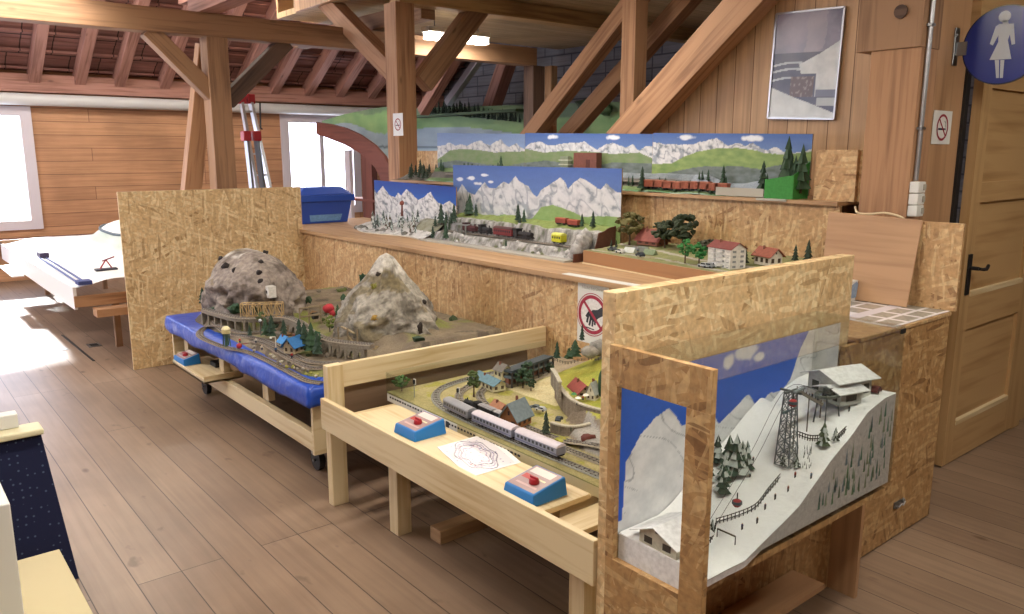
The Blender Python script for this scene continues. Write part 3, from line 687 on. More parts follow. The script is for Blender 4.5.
def figure(t, p, h=.02, top='#b03030', legs='#26304a', name='model_figure'):
    p = V(p); b = MB()
    b.cyl(p+V((-.12*h, 0, 0)), p+V((-.06*h, 0, h*.5)), h*.07, h*.09, 6, legs); b.cyl(p+V((.12*h, 0, 0)), p+V((.06*h, 0, h*.5)), h*.07, h*.09, 6, legs)
    b.cyl(p+V((0, 0, h*.46)), p+V((0, 0, h*.82)), h*.13, h*.15, 6, top); b.cyl(p+V((-.17*h, 0, h*.8)), p+V((-.24*h, 0, h*.45)), h*.05, h*.04, 5, top); b.cyl(p+V((.17*h, 0, h*.8)), p+V((.24*h, 0, h*.45)), h*.05, h*.04, 5, top)
    b.ball(p+V((0, 0, h*.91)), h*.085, '#d8a888'); return t.add(b, name, 'attr')
def fence(t, P, h=.02, col='#3d3430', name='model_fence', rails=2, step=.02):
    b = MB(); pts = catm(P, 5)
    for a, c in zip(pts[:-1], pts[1:]):
        for k in range(rails): z = V((0, 0, h*(.4+.5*k/max(1, rails-1)))); b.bar(a+z, c+z, .0015, h*.12, col)
        n = max(1, int((c-a).length/step))
        for j in range(n): q = a.lerp(c, j/n); b.bar(q-V((0, 0, .002)), q+V((0, 0, h)), .002, .002, col)
    return t.add(b, name, 'attr')

# ---------------------------------------------------------------- painted backdrops
def pale_blots(c, u, v, lst, asp):  # soft pale ovals, cloud forms in the alpine skies
    for cx, cy, rx_, ry_ in lst:
        d = ((u-cx)/rx_)**2+((v-cy)/ry_)**2+fbm(u*asp*9, v*9, cx*7)*1.1
        if d < 1: c = mixv(c, L('#dfe4ec'), (1-d)*1.6)
    return c
def alps(u, v, asp, peaks, skyt, skyb, snow, shade, fr=22, rough=.03, seed=0, hills=None, rock=.5, cl=()):
    """v up; returns linear rgb"""
    r = lerp_poly(peaks, u)+fbm(u*asp*fr*.35, seed, 0)*rough
    c = mixv(L(skyb), L(skyt), (v-.4)/.6)
    c = mixv(c, tuple(x*1.25 for x in c), fbm(u*asp*3, v*14, seed)*.5+.3)
    if v > r: c = pale_blots(c, u, v, cl, asp)
    else:
        d = r-v; n = fbm(u*asp*7+d*3, v*11+u*asp*4, seed+3, 5)
        ridge = abs(mn.noise(V((u*asp*5.2+v*3.1, v*2.6-u*asp*1.7, seed+9))))
        c = mixv(L(snow), L(shade), max(0, min(1, .18+n*1.7)))
        if ridge < .05: c = mixv(c, L(shade), .8)
        if n > .22 and rock: c = mixv(c, L('#56606a'), rock)
    if hills:
        for pl, c1, c2 in hills:
            hgt = lerp_poly(pl, u)+fbm(u*asp*8, seed+len(pl))*.015
            if v < hgt: c = mixv(L(c1), L(c2), fbm(u*asp*5, v*12, seed+2)*1.2+.5)
    return c
def painting(name, p0, p1, z0, z1, fn, nx, ny, label, cat='painting', group=None, th=.008, t=None, top1=None, m='paint'):
    """vertical board from p0 to p1 (xy), front face painted, facing the camera side"""
    a = V((p0[0], p0[1], 0)); b = V((p1[0], p1[1], 0)); d = b-a; n = V((d.y, -d.x, 0)).normalized()
    if n.dot(V((0, 0, 0))-a) < 0: n = -n
    g = MB(); zt = lambda u: z1 if top1 is None else z1+(top1-z1)*u
    g.grid(lambda u, v: (a+d*u)+V((0, 0, z0+(zt(u)-z0)*v)), nx, ny, fn, False)
    g.prism([a-n*.0006+V((0, 0, z0)), b-n*.0006+V((0, 0, z0)), b-n*.0006+V((0, 0, zt(1))), a-n*.0006+V((0, 0, zt(0)))], -n*th, '#8f7350')
    if t is not None: return t.add(g, name, m)
    return T(g.build(name, m), label, cat, group)

# ================================================================ LAYOUT 1: rocky mountains on a trolley under blue sheet
l1 = Th('mountain_layout_trolley', (2.2, 4.6, 0), 'trolley layout with two grey rocky mountains, bridges and tracks beside the end panel', 'model railway')
for y in (3.5, 5.72): l1.add(MB().box((1.6, y, .17), (2.86, y+.022, .50)), 'end_board', 'pine', bevel=.002)
l1.add(MB().box((1.62, 3.52, .17), (1.66, 5.72, .265)), 'side_beam', 'pine', bevel=.002)
l1.add(MB().box((2.82, 3.52, .17), (2.86, 5.72, .265)), 'side_beam', 'pine', bevel=.002)
for y in (3.52, 4.2, 4.9, 5.6): l1.add(MB().box((1.66, y, .265), (1.70, y+.08, .50)), 'upright', 'pine', bevel=.002)
l1.add(MB().box((1.6, 3.5, .50), (2.86, 5.74, .518)), 'deck', 'pine', bevel=.002)
l1.add(MB().box((1.9, 3.55, .262), (1.92, 5.7, .5)), 'inner_panel', 'taupe')
for x, y in ((1.72, 3.72), (2.74, 3.72), (1.72, 5.45), (2.74, 5.45)):
    w = MB().cyl((x-.016, y, .055), (x+.016, y, .055), .055, .055, 18); c = l1.add(w, 'caster', 'black')
    l1.add(MB().box((x-.03, y-.02, .09), (x-.024, y+.02, .165)).box((x+.024, y-.02, .09), (x+.03, y+.02, .165)).box((x-.04, y-.04, .155), (x+.04, y+.04, .17)).cyl((x-.03, y, .055), (x+.03, y, .055), .008), 'bracket', 'metal', c)
# blue sheet: drapes over the deck rim
bs = MB(); per = []
x0, x1, ya, yb = 1.575, 2.875, 3.47, 5.77
def ringpt(t):
    p = t % 1*4; k = int(p); f = p-k
    C_ = [(x0, ya), (x0, yb), (x1, yb), (x1, ya)]; a = C_[k]; b = C_[(k+1) % 4]
    return V((a[0]+(b[0]-a[0])*f, a[1]+(b[1]-a[1])*f, 0)), k
prof = [(.30, .530), (.18, .529), (.03, .526), (.004, .518), (-.004, .49), (-.008, .46), (-.004, .425)]
def sheetf(u, v):
    p, k = ringpt(u); i = v*(len(prof)-1); a = min(int(i), len(prof)-2); f = i-a
    o = prof[a][0]*(1-f)+prof[a+1][0]*f; z = prof[a][1]*(1-f)+prof[a+1][1]*f
    cx, cy = (x0+x1)/2, (ya+yb)/2
    hx, hy = (x1-x0)/2, (yb-ya)/2
    q = V((cx+(p.x-cx)*(hx-o)/hx, cy+(p.y-cy)*(hy-o)/hy, z))
    w = fbm(p.x*6, p.y*6, v*2)*.02*(1.2 if v > .4 else .3); nrm = (V((p.x-cx, p.y-cy, 0))).normalized()
    lowv = .03*mn.noise(V((p.x*3, p.y*3, 5)))*(v if v > .7 else 0)
    return q-nrm*0+V((-abs(w) if k == 0 else 0, -abs(w) if k == 3 else 0, w*.3+lowv))
bs.grid(sheetf, 240, 14)
T(bs.build('plastic_sheet', 'tarp'), 'crinkled blue plastic sheet lying over the rim of the rocky mountain layout', 'sheet').modifiers.new('s', 'SOLIDIFY').thickness = .001
GX0, GX1, GY0, GY1 = 1.655, 2.86, 3.56, 5.62
MT = [(2.0, 5.2, .30, .40), (2.38, 4.08, .30, .33)]
def t1h(x, y):
    e = min(sm(0, .025, x-GX0-.02*mn.noise(V((y*5, 0, 0)))), sm(0, .03, y-GY0), sm(0, .03, GY1-y))
    cr = min(1, ((max(0, GX0+.25-x)/.25)**2+(max(0, y-(GY1-.25))/.25)**2)**.5); cr2 = min(1, ((max(0, GX0+.2-x)/.2)**2+(max(0, GY0+.2-y)/.2)**2)**.5)
    e *= (1-sm(.88, 1, cr))*(1-sm(.88, 1, cr2))
    b = .522+.028*e
    rise = sm(1.95, 2.35, x)*.07
    for mx, my, r1, r2 in MT:
        d = math.hypot((x-mx)/(r1*1.25), (y-my)/(r2*1.2)); rise += .03*sm(1, .75, d)
    return b+e*(rise+.010*fbm(x*14, y*14, 2)*sm(1.8, 1.95, x)) if e > .01 else .5225
def t1c(x, y):
    n = fbm(x*9, y*9, 1)
    c = mixv(L('#6b5f50'), L('#8a7c66'), n*1.5+.5)
    g = fbm(x*4+7, y*4, 3)
    if g > .08: c = mixv(c, L('#7c8040'), min(1, (g-.08)*6))
    if g < -.2: c = mixv(c, L('#4b4238'), .7)
    return c
tg = MB(); tg.grid(lambda u, v: (GX0+(GX1-GX0)*u, GY0+(GY1-GY0)*v, t1h(GX0+(GX1-GX0)*u, GY0+(GY1-GY0)*v)), 70, 120, lambda u, v: t1c(GX0+(GX1-GX0)*u, GY0+(GY1-GY0)*v))
l1.add(tg, 'terrain', 'terr')
def mountain(t, cx, cy, z0, rx_, ry_, H, seed, white=None, tops=(), steep=2.6, name='mountain', cols=('#877b73', '#a69a90', '#64584f'), lean=(0, 0), bl=2.4):
    mb = MB(); nu, nv = 96, 46; vs = []; cs = []
    for j in range(nv+1):
        f = j/nv
        for i in range(nu):
            a = 2*PI*i/nu; ca, sa = math.cos(a), math.sin(a)
            r = (1-f**steep)**(1/bl)
            n = fbm(ca*1.7+seed, sa*1.7, f*2.2, 5); crag = abs(mn.noise(V((ca*4.2+seed, sa*4.2, f*5))))
            rr_ = r*(1+.36*n-.34*crag*(1-.6*f)+.06)
            h = H*f
            for tx, ty, th_, tw in tops: h += th_*f*math.exp(-(((ca*r-tx)**2+(sa*r-ty)**2)/tw**2))
            h += .02*fbm(ca*r*3, sa*r*3, seed+2)*f
            p = V((cx+rx_*rr_*ca+lean[0]*f, cy+ry_*rr_*sa+lean[1]*f, z0+h)); vs.append(p)
            m = fbm(p.x*9, p.y*9, p.z*5+seed, 5)
            c = mixv(L(cols[0]), L(cols[1]), m*1.6+.5)
            if m < -.15: c = mixv(c, L(cols[2]), .8)
            if fbm(p.x*5, p.y*5, p.z*5, 3) > .22: c = mixv(c, L('#77683f'), .6)
            if white and white(p, m): c = mixv(c, L('#d4cfc6'), .8)
            cs.append(c)
    fs = []
    for j in range(nv):
        for i in range(nu): fs.append((j*nu+i, j*nu+(i+1) % nu, (j+1)*nu+(i+1) % nu, (j+1)*nu+i))
    b0 = len(mb.v); mb.v += vs; mb.hc = True
    for f in fs: mb.f.append(f); mb.sm.append(True); mb.uv.append([(vs[k].x, vs[k].z) for k in f]); mb.c.append([cs[k] for k in f])
    return t.add(mb, name, 'rock'), vs
m1, v1 = mountain(l1, 2.0, 5.2, .53, .30, .41, .44, 3, white=lambda p, m: p.z > .965 and m > -.02 and p.y > 5.15, tops=((-.1, .3, .05, .5),), steep=3.0, bl=2.2)
m2, v2 = mountain(l1, 2.38, 4.08, .53, .31, .34, .42, 8, white=lambda p, m: p.z > .95 and m > -.08, tops=((.02, .05, .12, .3),), steep=1.75, bl=1.55, cols=('#8c867c', '#aaa498', '#6a6359'))
def surf(vs, px, py):
    """front-most mountain surface point near an image ray"""
    best = None
    for p in vs:
        d = p-CP; k = d.dot(FF)
        x = CX+FPX*d.dot(RT)/k; y = CY-FPX*d.dot(UU)/k
        e = (x-px)**2+(y-py)**2+ (k*6)
        if best is None or e < best[0]: best = (e, p)
    return best[1]
for k, (x, y) in enumerate(((250, 252), (265, 253), (226, 267), (234, 271), (261, 263), (260, 273), (260, 281), (220, 258))):
    p = surf(v1, x, y); l1.add(MB().ball(p+V((.004, .004, 0)), .019 if k != 2 else .027, '#241a18', .5, 2, seed=k), 'dark_ball', 'attr', m1)  # small dark balls set half into the rock
for k, (x, y) in enumerate(((395, 268), (378, 274), (424, 302), (418, 330))):
    p = surf(v2, x, y); l1.add(MB().ball(p+V((.006, .004, 0)), .017, '#2a2019', .5, 2, (1, 1, 1.0 if k < 3 else 2.4), seed=k), 'dark_ball', 'attr', m2)  # dark balls on the second mountain
for k, (x, y, r, c) in enumerate(((365, 280, .045, '#24422a'), (374, 287, .022, '#7c7a34'), (375, 319, .02, '#9a7a30'), (336, 294, .025, '#2f4a30'), (215, 312, .05, '#3a4f38'), (236, 308, .05, '#2f4e34'), (255, 309, .035, '#33482f'), (308, 300, .03, '#33482f'))):
    p = surf(v2 if k < 4 else v1, x, y); l1.add(MB().ball(p, r*.8, c, 1.2, 2, seed=k+40, flat=True), 'bush', 'attr')
# castle, mine frame, red mushroom
p = surf(v1, 274, 296)+V((-.03, -.035, 0)); cb = MB().box(p-V((.03, .035, .0)), p+V((.02, .025, .06)), '#d8d5d0')
for k in range(5): cb.box(p+V((-.03, -.035+.013*k, .06)), p+V((.02, -.029+.013*k, .072)), '#d8d5d0')
cb.cyl(p+V((-.031, -.005, .035)), p+V((-.028, -.005, .035)), .011, .011, 10, '#22201e'); l1.add(cb, 'castle_ruin', 'attr', label='small white battlemented ruin')
p = PZ(310, 322, .60); q = PZ(322, 322, .6)
mf = MB()
for a in (PZ(300, 322, .62), PZ(321, 319, .62)):
    for dx in (0, .07): mf.bar(a+V((dx, dx*.3, -.05)), a+V((dx, dx*.3, .085)), .007, .007, '#8a7a60')
for dz in (.03, .085):
    mf.bar(PZ(300, 322, .62)+V((0, 0, dz)), PZ(321, 319, .62)+V((0, 0, dz)), .008, .008, '#8a7a60'); mf.bar(PZ(300, 322, .62)+V((.07, .02, dz)), PZ(321, 319, .62)+V((.07, .02, dz)), .008, .008, '#8a7a60')
mf.cyl(p+V((.02, 0, .035)), p+V((.05, 0, .035)), .022, .022, 12, '#2a2622'); l1.add(mf, 'mine_frame', 'attr')
p = PZ(329, 316, .63); l1.add(MB().cyl(p-V((0, 0, .06)), p+V((0, 0, .04)), .012, .010, 8, '#d7cfc2').ball(p+V((0, 0, .05)), .038, '#b6303a', .15, 2, (1, 1, .8)).ball(p+V((.01, -.03, .02)), .02, '#b6303a', .15, 2), 'mushroom', 'attr', label='red mushroom figure')
# tracks
z = .562
TR1 = [PZ(x, y, z) for x, y in ((262, 331), (240, 332), (219, 326), (204, 323), (200, 331), (222, 341), (252, 348), (282, 362), (306, 374), (322, 377))]
TR2 = [PZ(x, y, z) for x, y in ((252, 340), (268, 345), (288, 357), (310, 367), (330, 366))]
TR3 = [PZ(x, y, z) for x, y in ((206, 316), (226, 330), (258, 338), (285, 349), (310, 361), (340, 362))]
TR1 = [V((p.x, p.y, max(z, t1h(min(max(p.x, GX0), GX1), min(max(p.y, GY0), GY1))+.004))) for p in TR1]
for P in (TR1, TR2, TR3):
    P[:] = [V((p.x, p.y, t1h(min(max(p.x, GX0), GX1), min(max(p.y, GY0), GY1))+.006)) for p in P]
    track(l1, P, .02, bed='#7d7061', step=.02)
VI = [PZ(x, y, .635) for x, y in ((205, 309), (222, 314), (240, 318), (262, 318), (284, 317), (300, 322), (312, 332), (330, 340), (350, 343), (372, 345))]
track(l1, VI, .026, 'elevated_track', bed='#8a8072', step=.02)
vb = MB(); pts = catm(VI, 8)
for a, b in zip(pts[:-1], pts[1:]): vb.bar(a-V((0, 0, .01)), b-V((0, 0, .01)), .055, .02, '#8c8375')
for k in range(0, len(pts)-1, 3):
    a = pts[k]
    if 22 < k < 34: continue
    d = (pts[k+1]-a).normalized(); s = V((-d.y, d.x, 0)); vb.obox(a-V((0, 0, .10))-s*.025-d*.006, (s*.05, d*.012, V((0, 0, .085))), '#8f8677')
l1.add(vb, 'viaduct', 'terr')
# arches
ar = MB()
for k in range(34, len(pts)-4, 3):
    a, b = pts[k], pts[min(k+3, len(pts)-1)]; n = 8
    for sgn in (-1,):
        d = (b-a); s = V((-d.y, d.x, 0)).normalized()*.026*sgn; top = -.018
        for i in range(n):
            f0, f1 = i/n, (i+1)/n; h0 = math.sin(PI*f0)*.05; h1 = math.sin(PI*f1)*.05
            ar.face([a+d*f0+s+V((0, 0, -.085+h0)), a+d*f1+s+V((0, 0, -.085+h1)), a+d*f1+s+V((0, 0, top)), a+d*f0+s+V((0, 0, top))], '#857c6e')
l1.add(ar, 'arches', 'terr')
# truss bridge
a, b = PZ(242, 317, .637), PZ(283, 316, .637); d = b-a; s = V((-d.y, d.x, 0)).normalized(); tb = MB()
for o in (-.032, .032):
    A = a+s*o; B = b+s*o; H_ = V((0, 0, .085))
    tb.bar(A, B, .006, .008, '#c2a473'); tb.bar(A+H_, B+H_, .005, .006, '#cdb184'); n = 7
    for k in range(n+1): tb.bar(A+d*k/n, A+d*k/n+H_, .005, .006, '#c2a473')
    for k in range(n): (tb.bar(A+d*k/n, A+d*(k+1)/n+H_, .003, .004, '#cdb184') if k % 2 else tb.bar(A+d*(k+1)/n, A+d*k/n+H_, .003, .004, '#cdb184'))
for k in range(8): tb.bar(a-s*.032+d*k/7+V((0, 0, .085)), a+s*.032+d*k/7+V((0, 0, .085)), .005, .005, '#b39564')
l1.add(tb, 'truss_bridge', 'attr', label='pale wooden truss bridge')
# water tower, crane, blue-roofed house, trees, people
p = PZ(227, 346, .556); wt = MB()
for dx, dy in ((-.015, -.015), (.015, -.015), (.015, .015), (-.015, .015)): wt.bar(p+V((dx, dy, 0)), p+V((dx*.8, dy*.8, .08)), .005, .005, '#3d5a4a')
wt.cyl(p+V((0, 0, .075)), p+V((0, 0, .10)), .024, .024, 14, '#cfc38e').cyl(p+V((0, 0, .10)), p+V((0, 0, .115)), .026, .015, 14, '#e6dcae').cyl(p+V((0, 0, 0)), p+V((0, 0, .08)), .006, .006, 8, '#3d5a4a'); l1.add(wt, 'water_tower', 'attr')
p = PZ(231, 347, .556)+V((.03, -.05, 0)); l1.add(MB().ball(p+V((0, 0, .012)), .018, '#a82d34', .2, 1).bar(p+V((0, 0, .02)), p+V((.03, -.06, .035)), .004, .004, '#7a3030'), 'red_cart', 'attr')
house(l1, PZ(294, 352, .57), .085, .07, .045, .04, .5, '#b9a98a', '#2f6fae', win=2, over=.2, label='small house with a bright blue roof')
house(l1, PZ(285, 346, .57), .06, .05, .03, .03, 1.6, '#b9a98a', '#3c86c4', win=2, over=.2, label='small shed with a pale blue roof')
for k, (x, y, h) in enumerate(((266, 336, .12), (272, 337, .14), (305, 350, .16), (312, 352, .17), (300, 344, .15), (318, 355, .13), (209, 306, .13), (214, 305, .15), (203, 304, .12), (338, 318, .09), (250, 336, .07), (284, 335, .1))):
    l1.add(fir(MB(), PZ(x, y, .57 if y > 325 else .62), h, h*.3, '#26402c' if k % 3 else '#355536', k), 'fir_tree', 'attr')
for k, (x, y, h, c) in enumerate(((330, 332, .10, '#7c8a3a'), (262, 326, .09, '#5b6a3a'), (318, 345, .08, '#2f5a34'), (345, 330, .08, '#7a7a38'))):
    l1.add(leafy(MB(), PZ(x, y, .60), h, h*.35, c, k), 'leafy_tree', 'attr')
for k, (x, y) in enumerate(((240, 343), (256, 343), (276, 352), (292, 358), (262, 350))):
    figure(l1, PZ(x, y, .562), .03, ('#b03030', '#e0d8c8', '#306090')[k % 3])
p = PZ(276, 350, .565); lp = MB().bar(p, p+V((0, 0, .075)), .004, .004, '#d6d2c4').bar(p+V((0, 0, .075)), p+V((-.02, .015, .075)), .004, .004, '#d6d2c4').ball(p+V((-.02, .015, .07)), .007, '#f0eee4'); l1.add(lp, 'street_lamp', 'attr')
p = PZ(261, 336, .58); l1.add(MB().bar(p, p+V((0, 0, .09)), .004, .004, '#3a3a3a').ball(p+V((0, 0, .095)), .01, '#e8ecf4'), 'street_lamp', 'attr')
for k in range(26):
    f = R.random(); p = PZ(250+70*f, 347+32*f+R.uniform(-3, 4), .556)
    l1.add(MB().ball(p+V((0, 0, .002)), R.uniform(.006, .013), R.choice(['#9a9284', '#7c7468', '#8d8a3c', '#b0a894']), .6, 1, seed=k), 'stone', 'attr')
# mtn2 timber galleries
mg = MB()
for (x, y), (x2, y2) in (((342, 322), (360, 331)), ((352, 333), (362, 345)), ((338, 345), (362, 345))):
    a = surf(v2, x, y)+V((-.05, -.03, 0)); b = surf(v2, x2, y2)+V((-.05, -.03, 0)); mg.bar(a, b, .012, .008, '#9c8a6a')
for x in (344, 352, 362):
    a = surf(v2, x, 326)+V((-.05, -.03, 0)); mg.bar(a, V((a.x, a.y, .55)), .008, .008, '#8a7a60')
l1.add(mg, 'timber_gallery', 'attr')
for k in range(70):
    x = R.uniform(1.75, 2.8); y = R.uniform(3.62, 5.5)
    if any(((x-a)/(c*1.1))**2+((y-b)/(d*1.1))**2 < 1 for a, b, c, d in MT): continue
    l1.add(MB().ball((x, y, t1h(x, y)+.004), R.uniform(.012, .032), R.choice(['#3a4a2c', '#5b6436', '#8a7a5c', '#6f665a', '#7d5f3c', '#2f4430']), 1.1, 1, (1, 1, .8), k, True), 'bush', 'attr')
# tray with controller
tr = Th('wooden_tray', (1.6, 5.0, .3), 'small pine tray sticking out of the rocky mountain trolley', 'tray')
tx0, tx1, ty0, ty1 = 1.49, 1.73, 4.76, 5.38
tr.add(MB().box((tx0, ty0, .27), (tx1, ty1, .282)), 'base', 'pine', bevel=.001)
tr.add(MB().box((tx0, ty0, .27), (tx1, ty0+.012, .315)), 'side', 'pine', bevel=.001)
tr.add(MB().box((tx0, ty0+.012, .27), (tx0+.01, ty1, .297)), 'side', 'pine', bevel=.001)
def controller(p, ang, label, s=1.0, w=.15, d=.19, h=.07):
    p = V(p); t = Th('train_controller', p, label, 'controller'); ca, sa = math.cos(ang), math.sin(ang)
    def W(x, y, z): return p+V(((x*ca-y*sa)*s, (x*sa+y*ca)*s, z*s))
    b = MB(); lo = [W(-w/2, -d/2, 0), W(w/2, -d/2, 0), W(w/2, d/2, 0), W(-w/2, d/2, 0)]
    hi = [W(-w*.46, -d*.46, h*.62), W(w*.46, -d*.46, h), W(w*.46, d*.46, h), W(-w*.46, d*.46, h*.62)]
    b.face(lo[::-1]); b.face(hi)
    for k in range(4): b.face([lo[k], lo[(k+1) % 4], hi[(k+1) % 4], hi[k]])
    t.add(b, 'case', 'bluebox', bevel=.004*s)
    def Q(x, y): z = h*.62+(x+.46*w)/(.92*w)*h*.38; return W(x, y, z+.0012)
    f = MB(); f.face([Q(-w*.42, -d*.42), Q(w*.42, -d*.42), Q(w*.42, d*.42), Q(-w*.42, d*.42)], '#a88f90')
    def R4(x0, y0, x1, y1, c, k=1):
        f.face([v+V((0, 0, .0006*k)) for v in (Q(x0*w, y0*d), Q(x1*w, y0*d), Q(x1*w, y1*d), Q(x0*w, y1*d))], c)
    R4(.16, -.3, .38, .36, '#d8d0cc'); R4(-.3, -.34, -.24, .3, '#c7a9a4'); R4(-.08, .05, .08, .36, '#b34a48', 1); R4(.0, -.3, .05, -.05, '#dcd6ae', 1)
    t.add(f, 'face_plate', 'shiny')
    kn = MB(); c = Q(-w*.12, -d*.1); kn.cyl(c, c+V((0, 0, .018*s)), .020*s, .017*s, 14).box(c+V((-.004*s, -.018*s, .016*s)), c+V((.004*s, .018*s, .026*s))); t.add(kn, 'knob', 'redpl', bevel=.001)
    return t
controller(PZ(186, 364, .283)+V((.02, .04, 0)), .05, 'blue train controller in the tray of the rocky mountain trolley', .95, .12, .2)
T(MB().tube(catm([PZ(215, 366, .29), PZ(222, 360, .30), PZ(232, 362, .31), PZ(238, 352, .34), PZ(232, 348, .38)], 5), .005).build('cable', 'black'), 'black cable coiled in the tray beside the blue controller', 'cable')
T(MB().box(PZ(218, 366, .283)-V((.03, .04, 0)), PZ(218, 366, .283)+V((.04, .06, .03))).build('plug_adapter', 'black', None, .004), 'black plug adapter in the tray of the mountain trolley', 'adapter')

# ================================================================ LAYOUT 2: valley with two controllers in the pine railing
rl = Th('railing_frame', (1.6, 2.4, 0), 'new pine railing frame around the valley layout in the middle of the picture', 'railing')
rl.add(MB().box((1.545, 1.51, .385), (1.57, 3.29, .532)), 'front_rail', 'pine', bevel=.003)
rl.add(MB().box((1.57, 3.25, .0), (1.65, 3.30, .685)), 'post', 'pine', bevel=.003)
rl.add(MB().box((1.65, 3.262, .57), (2.92, 3.29, .685)), 'rear_rail', 'pine', bevel=.003)
rl.add(MB().box((1.65, 2.80, 0), (1.72, 2.87, .385)), 'post', 'pine', bevel=.003)
rl.add(MB().box((1.60, 1.60, 0), (1.66, 1.67, .385)), 'post', 'pine', bevel=.003)
rl.add(MB().box((1.571, 2.80, .385), (1.65, 2.87, .49)), 'block', 'pine', bevel=.002)
rl.add(MB().box((1.575, 1.78, .495), (1.80, 3.02, .515)), 'shelf_plank', 'pine', bevel=.002)
rl.add(MB().box((1.575, 1.66, .455), (1.83, 1.775, .475)), 'shelf_plank', 'pine', bevel=.002)
rl.add(MB().box((1.68, 1.80, .40), (2.86, 1.84, .49)), 'cross_member', 'pine', bevel=.002)
rl.add(MB().box((1.60, 3.08, .42), (2.86, 3.12, .49)), 'cross_member', 'pine', bevel=.002)
T(MB().box((1.75, 2.62, 0), (2.75, 2.70, .06)).build('floor_batten', 'pine2', None, .003), 'loose wooden batten lying on the floor beneath the valley layout', 'batten')
T(MB().tube(catm([(1.75, 2.1, .42), (1.76, 2.12, .30), (1.8, 2.2, .26), (1.95, 2.25, .27), (2.2, 2.3, .36)], 8), .006).build('cable', 'black'), 'black cable sagging under the valley layout', 'cable')
T(MB().box((1.655, 3.33, .22), (2.84, 3.35, .6)).build('backing_board', 'taupe', None, .002), 'plain taupe board standing between the pine railing and the mountain trolley', 'board')
l2 = Th('valley_layout', (2.3, 2.4, .49), 'valley model railway with green hill, villages and retaining walls inside the pine railing', 'model railway')
AX0, AX1, AY0, AY1 = 1.83, 2.92, 1.515, 3.17
l2.add(MB().box((AX0, 2.6, .492), (AX1, AY1, .53)), 'base_board', 'white', bevel=.001)
l2.add(MB().box((AX0, AY0, .492), (AX1, 2.599, .53)), 'base_board', 'beige', bevel=.001)
tk = MB()
for k in range(44):
    y = AY1-.03-k*.022
    if R.random() < .82: tk.box((AX0-.0015, y-.008, .512), (AX0, y+.006*R.random()+.002, .520), '#2c2e38')
for y in (2.78, 2.72, 2.67): tk.box((AX0-.002, y-.012, .498), (AX0, y+.010, .524), '#30343c')
l2.add(tk, 'printed_edge', 'attr', label='dark printed marks along the white edge')
def h2(x, y):
    b = .535+.004*fbm(x*9, y*9, 1)
    # big hill rising towards the wall side
    ridge = sm(2.25, 2.85, x+.35*sm(2.9, 2.0, y)-.18)*sm(3.02, 2.62, y)
    b += .15*ridge+.05*sm(2.6, 2.9, x)*sm(2.9, 2.5, y)
    # plateau with walls
    pd = sm(2.12, 2.17, x-.25*max(0, y-2.05))*sm(2.35, 2.30, y)
    if pd > 0: b = max(b, .535+(.075)*pd)
    rd = sm(1.99, 2.03, x-.5*max(0, y-2.02))*sm(2.22, 2.17, y)
    b = max(b, .535+.035*rd)
    return b+.006*fbm(x*6, y*6, 8)*sm(2.1, 2.4, x)
def c2(x, y):
    n = fbm(x*12, y*12, 4); z = h2(x, y)
    g = mixv(L('#8d8f3c'), L('#a6a04a'), n+.5)
    sx = abs(h2(x+.01, y)-h2(x-.01, y))/.02+abs(h2(x, y+.01)-h2(x, y-.01))/.02
    if z < .55:
        c = mixv(L('#b5a878'), L('#9c9462'), n+.5)
        if n > .12: c = g
        if 2.3 < x < 2.6 and 2.5 < y < 2.85: c = L('#d2c69a') if n > -.1 else L('#c9b98c')
        if x < 1.92: c = mixv(L('#8f8a55'), L('#a89c6a'), n+.5)
    else: c = mixv(L('#8f9636'), L('#b3ab48'), n*1.4+.5)
    if sx > 1.1 and z < .63: c = mixv(L('#8f8070'), L('#6f6355'), n+.5)
    if x > 2.45 and y > 2.86: c = mixv(L('#b9a98a'), L('#9c9080'), n+.5)
    if x > 2.74 and y < 2.7 and fbm(x*5, y*5, 2) > -.05: c = mixv(L('#a39a8c'), L('#86807a'), n+.5)
    if 2.0 < x-.5*max(0, y-2.02) < 2.12 and y < 2.2 and z > .55: c = mixv(L('#a09c94'), L('#8d8984'), n+.5)
    return c
l2.add(MB().grid(lambda u, v: (AX0+(AX1-AX0)*u, AY0+(AY1-AY0)*v, h2(AX0+(AX1-AX0)*u, AY0+(AY1-AY0)*v)), 110, 150, lambda u, v: c2(AX0+(AX1-AX0)*u, AY0+(AY1-AY0)*v)), 'terrain', 'terr')
ed = MB()
for k in range(60):
    y0, y1 = AY0+(AY1-AY0)*k/60, AY0+(AY1-AY0)*(k+1)/60
    ed.face([(AX0, y0, .53), (AX0, y0, h2(AX0, y0)), (AX0, y1, h2(AX0, y1)), (AX0, y1, .53)], '#8f8c5c')
l2.add(ed, 'edge_strip', 'attr')
ac = MB().box((AX0-.004, 2.93, .53), (AX0, AY1, .632)).box((AX0, AY1-.004, .53), (AX1-.02, AY1, .632))
l2.add(ac, 'acrylic_guard', 'glass', label='low clear acrylic guard at the left corner')
zt = .543
def G(x, y): return V((x, y, h2(x, y)+.003))
A1 = [G(1.90, 1.56), G(1.885, 1.9), G(1.875, 2.3), G(1.88, 2.65), G(1.92, 2.88), G(2.05, 3.04), G(2.3, 3.10), G(2.55, 3.08), G(2.7, 3.02)]
A2 = [G(2.01, 1.56), G(1.99, 1.75), G(1.972, 2.1), G(1.965, 2.55), G(2.0, 2.80), G(2.12, 2.96), G(2.35, 3.03), G(2.6, 3.0)]
A3 = [G(2.06, 1.6), G(2.045, 1.75), G(2.03, 1.95), G(2.022, 2.2), G(2.03, 2.5), G(2.08, 2.74), G(2.18, 2.89), G(2.36, 2.95), G(2.6, 2.9)]
for k, A in enumerate((A1, A2, A3)): track(l2, A, .018, bed=('#8a8a80', '#8b8270', '#8b8270')[k], step=.016)
